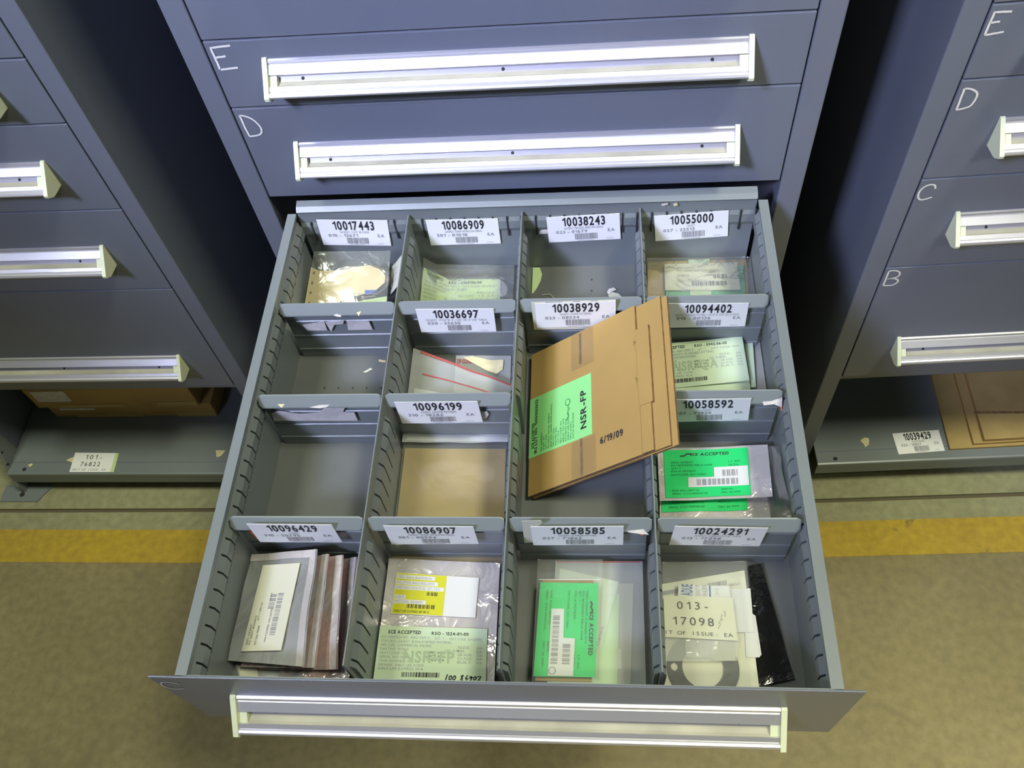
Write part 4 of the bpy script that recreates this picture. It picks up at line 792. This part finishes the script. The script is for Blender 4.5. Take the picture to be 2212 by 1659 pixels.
# --- bin under card 10058592
FB = 'silver bags with green labels'
def green_label(parent, s, uv, step, k, logo=True, seed=0):
    g = MB(); s.fill(g, GREEN, .0003, 10, 8, uv=uv, lift=.0012)
    u0, v0, u1, v1 = uv; U = lambda a: u0+(u1-u0)*a; V = lambda b: v0+(v1-v0)*b
    T = lambda st, a, b, c, d, m=GINK, bo=False: s.text(g, st, U(a), V(b), U(c), V(d), m, bold=bo, lift=.0017)
    if logo:
        s.stroke(g, [(U(.19), V(.135)), (U(.24), V(.13)), (U(.27), V(.09)), (U(.31), V(.085)), (U(.33), V(.115))], .0016, INK, .0017)
        T('SCE', .31, .075, .40, .125, INK, True); T('ACCEPTED', .43, .07, .77, .13, INK, True)
        for i, st in enumerate(('DESC: GASKET', 'PO: BC023901 REL# 4498', 'QT: 1', 'RO: # 0521690')): T(st, .08, .25+i*.062, .08+.022*len(st), .285+i*.062)
        T('LT: 002', .76, .26, .90, .295); T('UI: EA', .76, .33, .88, .365); T('MATCODE: 027-71939', .08, .51, .48, .55)
        T('SIZE: RSO-1007-05', .08, .84, .40, .875); T('SERIAL: 27ZZ-P000201-02', .08, .905, .50, .94); T('INSPTR:', .66, .84, .80, .875); T('DEC 30 1999', .66, .905, .88, .94)
        s.fill(g, LAV, .0002, 4, 3, uv=(U(.585), V(.385), U(.985), V(.60)), lift=.0018); s.fill(g, LAV, .0002, 8, 3, uv=(U(.275), V(.59), U(.985), V(.795)), lift=.0018)
        s.barcode(g, U(.68), V(.45), U(.865), V(.585), GREY, 14, seed=3, groups=4, lift=.0024); s.barcode(g, U(.375), V(.635), U(.865), V(.765), GREY, 34, seed=5, groups=4, lift=.0024)
    else:
        for i, (a, b) in enumerate(((.08, .50), (.66, .90))): T(('SERIAL: 27ZZ-P000201-02', 'DEC 30 1999')[i], a, .86, b, .91)
        T('SIZE: RSO-1007-05', .12, .74, .50, .79); T('INSPTR: 00', .66, .72, .80, .77)
    g.build('green_label', parent, fix=False)
s, t = bag('b34b', FOIL, 'lower silver bag peeping out below the upper green-labelled silver bag', 'foil_bag', FB, seed=41, amp=.0022, freq=28)
green_label(t, s, (.02, .22, .80, .86), None, 0, False)
s, t = bag('b34a', FOIL, 'upper silver bag with full green label under card 10058592', 'foil_bag', FB, seed=42, amp=.0018, freq=28)
green_label(t, s, (.055, .05, .815, .955), None, 0, True)
bag('b34c', CLEAR, 'clear plastic sleeve leaning on the right drawer wall beside the silver bags', seed=43, amp=.004)
# --- bin under card 10096429
SB = 'static shielding bags fanned in the front left bin'
s, t = bag('e5', CLEARW, 'flat clear bag with cream labels under the fanned static bags', seed=51, amp=.0006)
for k in ('el5a', 'el5b'):
    z = Sheet([Vector(p)+Vector((0, 0, .0012)) for p in Q[k]]); g = MB(); z.fill(g, CREAM, .0003, 1, 1); g.build('cream_label', t, fix=False)
for i, (k, lab) in enumerate((('e4', 'rightmost and lowest of the fanned static bags'), ('e3', 'third static bag of the fan counted from the front one'), ('e2', 'second static bag, directly behind the cream-labelled one'))):
    s, t = bag(k, ESDR, lab, 'static_bag', SB, seed=52+i, amp=.003, freq=20, nu=24)
    g = MB(); s.rect(g, .90, .0, .985, 1., ESD, .0008, 1) if False else [s.rect(g, .89, j/12, .985, (j+1)/12, FOIL, .0008) for j in range(12)]; g.build('seal', t, fix=False)
s, t = bag('e1', ESD, 'front static bag with a cream barcode label', 'static_bag', SB, seed=55, amp=.003, freq=20, nu=24)
g = MB(); [s.rect(g, .90, j/14, .985, (j+1)/14, FOIL, .0008) for j in range(14)]; [s.rect(g, j/14, .0, (j+1)/14, .07, FOIL, .0009) for j in range(13)]; g.build('seal', t, fix=False)
z = Sheet([Vector(p) for p in Q['el1']]); z.n = s.n; g = MB()
lz = .0032; z.fill(g, CREAM, .0003, 6, 6, lift=lz)
T = lambda st, u, v0, v1, h: z.text(g, st, u, v0, u+h, v1, INK, rot=270, lift=lz+.0004)
T('DESC: GASKET', .08, .70, .93, .045); T('PO: 08207 8Z029012', .15, .60, .93, .045); T('QTY: 1  UNIT: EA', .22, .45, .66, .04); T('07/26/1999', .29, .72, .93, .05); T('UI: EA', .42, .34, .43, .04); T('MATCODE: 310-20795', .52, .52, .90, .045)
z.barcode(g, .42, .36, .58, .54, GREY, 16, True, 6, 4, lz+.0004); z.barcode(g, .62, .35, .76, .84, GREY, 40, True, 7, 4, lz+.0004)
g.build('cream_label', t, fix=False)
# --- bin under card 10086907
s, t = bag('b42', FOIL, 'big silver bag with yellow label and green form under card 10086907', 'foil_bag', seed=61, amp=.0016, freq=24, nu=24, nv=24)
def sub(k, lift): return Sheet([Vector(p)+Vector((0, 0, lift)) for p in Q[k]])
z = sub('y42', .0022); g = MB(); z.fill(g, LAV, .0004, 6, 4); z.fill(g, YELLOW, .0002, 4, 4, uv=(.01, .01, .615, .99), lift=.0004)
for v, st, w in ((.05, 'DESC: Gasket, Buna-N Nitrile', .46), (.19, 'PO: PTMS 8063/1985-0093', .50), (.31, 'INSP RSO-1524-01-00  QT: 1 EA', .58), (.54, '02/10/10', .13), (.65, 'MATCODE: 100-86907', .38)):
    z.fill(g, LAV, .0001, 2, 1, uv=(.02, v, .02+w, v+.10), lift=.0006, back=False); z.text(g, st, .03, v+.02, .01+w*.93, v+.08, GREY, lift=.0008)
z.barcode(g, .40, .44, .54, .53, INK, 12, seed=3, groups=4, lift=.0007); z.barcode(g, .18, .75, .52, .85, INK, 28, seed=4, groups=4, lift=.0007)
z.text(g, 'SHELF LIFE EXPIRES 08/18/15', .03, .90, .45, .955, INK, lift=.0007); g.build('yellow_label', t, fix=False)
z = sub('g42', .0026); g = MB(); z.fill(g, FORM, .0003, 6, 4); form_print(z, g, '1524-01-00', 'NSR-FP', 'GASKET, BUNA-N NITRILE MATERIAL', 'COMMERCIAL PACIFIC', code='301-00994')
pts = [[(.66, .83), (.645, .93)], [(.69, .85), (.675, .88), (.675, .92), (.69, .92), (.70, .88), (.69, .85)], [(.725, .85), (.71, .88), (.71, .92), (.725, .92), (.735, .88), (.725, .85)],
       [(.80, .84), (.78, .86), (.79, .885), (.775, .92), (.795, .925), (.79, .885), (.80, .84)], [(.84, .84), (.82, .89), (.83, .925), (.845, .90), (.825, .895)], [(.875, .87), (.86, .86), (.855, .885), (.875, .885), (.88, .86), (.865, .93)], [(.905, .86), (.89, .885), (.895, .92), (.91, .90), (.915, .87), (.905, .86)], [(.925, .86), (.955, .855), (.935, .93)]]
for p in pts: z.stroke(g, [(u, v+.01) for u, v in p], .0013, INK, .0008)
g.build('green_form', t, fix=False)
# --- bin under card 10058585
paper('bg43', BUFF, 'buff paper strip under the lime sheet in the front third bin', 'paper_strip', 'paper', seed=71)
paper('lm43', LIME, 'lime green paper sheet under the pale form in the front third bin', 'paper_sheet', 'paper', seed=72)
single('paper_slip', 'wt43', LAV, 'small white slip beside the lime sheet in the front third bin', 'paper')
P43 = Q['pg43']; Q['pg43q'] = [P43[0], P43[1], P43[3], P43[4]]
paper('pg43q', FORM, 'pale green form slanting out behind the bright green label', seed=73, group=FORMS, pr=lambda s, g: (s.text(g, 'ANI / ANII N/A', .90, .42, .955, .72, INK, rot=270, lift=.0008), s.text(g, 'RSO - 1007', .96, .75, .985, .95, GREY, rot=270, lift=.0008)))
bag('b43b', CLEARW, 'wide hazy bag over the papers in the front third bin', seed=74, amp=.0014, seam=[('h', .02, .004, .98, .012, RED)])
s = Sheet(Q['cb43']); t = thing('cardboard_sheet', center(Q['cb43']), 'brown card behind the bright green label in the front third bin', 'cardboard'); g = MB(); s.fill(g, KRAFT, .0015, 2, 2); g.build('sheet', t, fix=False)
s = Sheet(Q['g43']); g = MB(); t = thing('printed_label', center(Q['g43']), 'bright green accepted label in the front third bin', 'label'); s.fill(g, GREEN, .0003, 6, 6); g.build('card', t, fix=False)
g = MB(); W3 = [Vector(p) for p in Q['w43']]; poly(g, [p+Vector((0, 0, .0006)) for p in W3], LAV, .0003); g.build('white_patch', t)
g = MB(); R9 = lambda st, u, v0, v1, h, m=GINK, b=False: s.text(g, st, u, v0, u+h, v1, m, bold=b, rot=90, lift=.0008)
R9('ACCEPTED', .875, .44, .78, .065, INK, True); R9('SCE', .87, .32, .41, .060, INK, True)
s.stroke(g, [(.875, .205), (.905, .235), (.885, .27), (.915, .30), (.90, .33)], .0018, INK, .0009)
R9('DESC: GASKET, FLANGED FITT', .80, .09, .66, .032); R9('PO: BC023901 REL# 4498', .735, .09, .62, .032); R9('QT: 1', .68, .09, .20, .032); R9('RO: # 0521690', .605, .09, .40, .032)
R9('LT: 002', .70, .78, .92, .032); R9('UI: EA', .63, .78, .90, .032); R9('MATCODE: 027-71863', .49, .09, .50, .032); R9('SIZE: RSO-1007-05', .19, .09, .46, .032); R9('SERIAL: 27ZZ-P000201-02', .12, .09, .52, .032)
R9('INSPTR:', .19, .64, .76, .032); R9('DEC 30 1999', .12, .64, .90, .032)
s.barcode(g, .265, .37, .375, .88, GREY, 42, True, 11, 4, .0022); s.barcode(g, .45, .67, .575, .88, GREY, 18, True, 12, 4, .0022)
s.stroke(g, [(.30+.055*math.cos(k*.5), .945+.035*math.sin(k*.5)) for k in range(14)], .0008, GREY, .0023)
g.build('print', t, fix=False)
bag('b43a', CLEAR, 'narrow clear bag over the bright green label', seed=75, amp=.0010, dz=.0018, seam=[('h', .03, .155, .97, .160, LAV)])
# --- bin under card 10024291
s, t = bag('bk44', BLACKBAG, 'glossy black plastic bag in the front right bin', seed=81, amp=.0025, freq=30, th=.0012, nu=14, nv=22)
PP, _ = paper('pp44', CREAM, 'cream paper sheet under the round gasket in the front right bin', 'paper_sheet', 'paper', seed=82, amp=.0006,
      pr=lambda s, g: (s.barcode(g, .55, .065, .78, .105, GREY, 22, seed=2), s.text(g, 'SINGLE', .80, .10, .93, .125, GREY), s.rect(g, .0, .07, .35, .11, GREY)))
single('rounded_sticker', 'st44', LAV, 'white rounded sticker between the cream sheet and the black bag', 'sticker')
paper('wc44', LAV, 'white note card right of card 013-17098', 'note_card', 'card', seed=83, amp=.0004)
G0, G1 = Vector(Q['gk44'][0]), Vector(Q['gk44'][1]); R1 = (G1-G0).length; R2 = R1*.58
c = G0.copy(); g = MB(); n = 144; holes = [math.radians(a) for a in (180, 300, 60)]
th = .0016; rm = (R1+R2)/2; rh = .0042
for k in range(n):
    a, b = 2*math.pi*k/n, 2*math.pi*(k+1)/n
    def half(q):
        m = min(abs((q-h+math.pi) % (2*math.pi)-math.pi) for h in holes)*rm
        return math.sqrt(rh*rh-m*m) if m < rh else 0
    wa, wb = half(a), half(b)
    bands = [((R2, rm-wa), (R2, rm-wb)), ((rm+wa, R1), (rm+wb, R1))]
    for (p0, p1), (q0, q1) in bands:
        vs = [(c.x+r*math.cos(q), c.y+r*math.sin(q), c.z+dz) for dz in (0, -th) for r, q in ((p0, a), (p1, a), (q1, b), (q0, b))]
        g.add(vs, [(0,1,2,3),(7,6,5,4),(0,4,5,1),(1,5,6,2),(2,6,7,3),(3,7,4,0)], GASKET)
tag(g.build('flange_gasket', off=c-Vector((0, 0, th))), 'dark grey round flange gasket with bolt holes on cream paper', 'gasket')
paper('bl44', LAV, 'white card with blue print above card 013-17098', 'printed_card', 'card', seed=84, amp=.0003, th=.0015,
      pr=lambda s, g: (s.text(g, 'ADUE', .05, .02, .30, .34, BLUE, bold=True, rot=270) if False else s.text(g, 'ADUE', .06, .0, .27, .36, BLUE, bold=True, rot=270), s.text(g, 'QUALITY PF', .33, .0, .42, .36, GREY, rot=270), s.text(g, '04-62814', .46, .0, .56, .36, GREY, rot=270), s.rect(g, .60, .0, .63, .40, BLUE), s.text(g, 'DATE', .72, .1, .78, .3, FAINT, rot=270)))
s, t = bag('pb44', CLEARW, 'small wrinkled bag tucked below card 013-17098', seed=85, amp=.0014, freq=40)
g = MB(); s.fill(g, FOIL, .0003, 6, 4, uv=(.28, .05, .72, .85), lift=-.0022); s.fill(g, BUFF, .0003, 4, 4, uv=(.66, .05, .98, .95), lift=-.0026); g.build('foil_insert', t, fix=False)
t = thing('printed_label', center(Q['lb44']), 'cream card printed 013-17098 on the bag in the front right bin', 'label'); s = Sheet(Q['lb44'], .0003); g = MB(); s.fill(g, CREAM, .0005, 6, 6); g.build('card', t, fix=False)
g = MB(); s.text(g, '013-', .19, .14, .63, .32, INK, mono=True, lift=.0007); s.text(g, '17098', .12, .51, .695, .70, INK, mono=True, lift=.0007); s.text(g, 'IT OF ISSUE: EA', .01, .845, .94, .93, INK, mono=True, lift=.0007)
s.stroke(g, [(.75+.012*k+.03*math.sin(k*1.7), .70-.035*k+.05*math.cos(k*2.3)) for k in range(12)], .0006, GREY, .0008); g.build('print', t, fix=False)
bag('b44', CLEAR, 'large clear bag over the papers and gasket in the front right bin', seed=86, amp=.0016)
# ------------------------------------------------------------------ shelf cards and cartons
s = Sheet([Vector(p)+Vector((0, 0, .0008)) for p in Q['rack_l']]); g = MB(); s.fill(g, PAPER, .0006, 2, 2)
s.text(g, '101-', .30, .12, .70, .34, INK, mono=True); s.text(g, '76822', .22, .48, .70, .70, INK, mono=True); s.text(g, 'UNIT OF ISSUE  EA', .05, .82, .88, .93, GREY, mono=True)
g.build('index_card', LS, fix=False)['label'] = 'white card printed 101-76822'
s = Sheet([Vector(p)+Vector((0, 0, .0006)) for p in Q['rack_lg']]); g = MB(); s.fill(g, FORMB, .0005, 1, 1); g.build('green_edge', LS, fix=False)
for k in ('rl_sc', 'rl_sc2', 'rl_sc3'): g = MB(); poly(g, [Vector(p)+Vector((0, 0, .0005)) for p in Q[k]], TORNY, .0003); g.build('paper_scrap', LS)
s = Sheet([unrot(Vector(p)+Vector((0, 0, .0008))) for p in Q['rack_r']]); g = MB(); s.fill(g, PAPER, .0006, 2, 2); card_print(s, g, '10039429', '023 - 10857', 'GASKET MATERIAL')
g.build('index_card', RS, fix=False)['label'] = 'white index card printed 10039429'
g = MB(); poly(g, [unrot(Vector(p)+Vector((0, 0, .0005))) for p in Q['rr_sc']], TORNY, .0003); g.build('paper_scrap', RS)
def carton(x0, x1, y0, y1, z0, z1, label, rz, tapes):
    cx, cy = (x0+x1)/2, (y0+y1)/2; t = thing('carton', (cx, cy, z0), label, 'box', 'cartons under the left cabinet', rz)
    g = MB(); g.bbox((x0, y0, z0), (x1, y1, z1), KRAFT, .002); g.build('body', t)
    g = MB(); g.box((x0+.05, y0-.0012, z0-.0), (x0+.05+(x1-x0)*.42, y0+.001, z0+.012), KRAFTL); g.box((x1-.09, y0-.0014, z0), (x1-.002, y0+.001, z0+.016), KRAFTL); g.build('flap', t)
    for a, b, c, d in tapes: g = MB(); g.box((a, y0-.0016, c), (b, y0, d), TORN); g.build('white_label', t)
carton(-1.085, -.715, .085, .50, -.7198, -.672, 'lower brown carton on the shelf under the left cabinet', 0, [(-1.06, -.98, -.690, -.683)])
carton(-1.100, -.740, .080, .49, -.6715, -.600, 'upper brown carton on the shelf under the left cabinet', .012, [(-1.085, -1.01, -.645, -.605)])
CB = 'cardboard sheets under the right cabinet'
def board(pts, z0, z1, label, notch):
    c = center([(p[0], p[1], z0) for p in pts]); t = thing('cardboard_sheet', c, label, 'cardboard', CB); g = MB(); P = pts; k = len(P)
    vs = [(p[0], p[1], z0) for p in P]+[(p[0], p[1], z1) for p in P]
    g.add(vs, [tuple(reversed(range(k))), tuple(range(k, 2*k))], KRAFTL); g.add(vs, [(i, (i+1) % k, k+(i+1) % k, k+i) for i in range(k)], KRAFT); g.build('board', t)
    if notch:
        g = MB(); g.box((notch[0], notch[1], z1-.0002), (notch[2], notch[3], z1+.0012), KRAFTD); g.build('crease', t)
board([(.786, -.008), (1.15, .014), (1.15, .42), (.786, .40)], -.7195, -.7145, 'lowest and widest cardboard sheet on the shelf under the right cabinet', None)
board([(.8300, .000), (1.16, .022), (1.16, .41), (.8280, .39)], -.7143, -.7080, 'middle cardboard sheet on the shelf under the right cabinet', None)
board([(.8480, .004), (.93, .009), (.93, .014), (1.17, .029), (1.17, .40), (.8460, .38)], -.7078, -.6990, 'topmost cardboard sheet on the shelf under the right cabinet', (.842, .062, .99, .067))
# ------------------------------------------------------------------ lift everything so the floor is at z = 0
for o in list(C.objects):
    if o.parent is None and o.type in ('MESH', 'EMPTY'): o.location.z += FZ
for me in bpy.data.meshes:
    pass
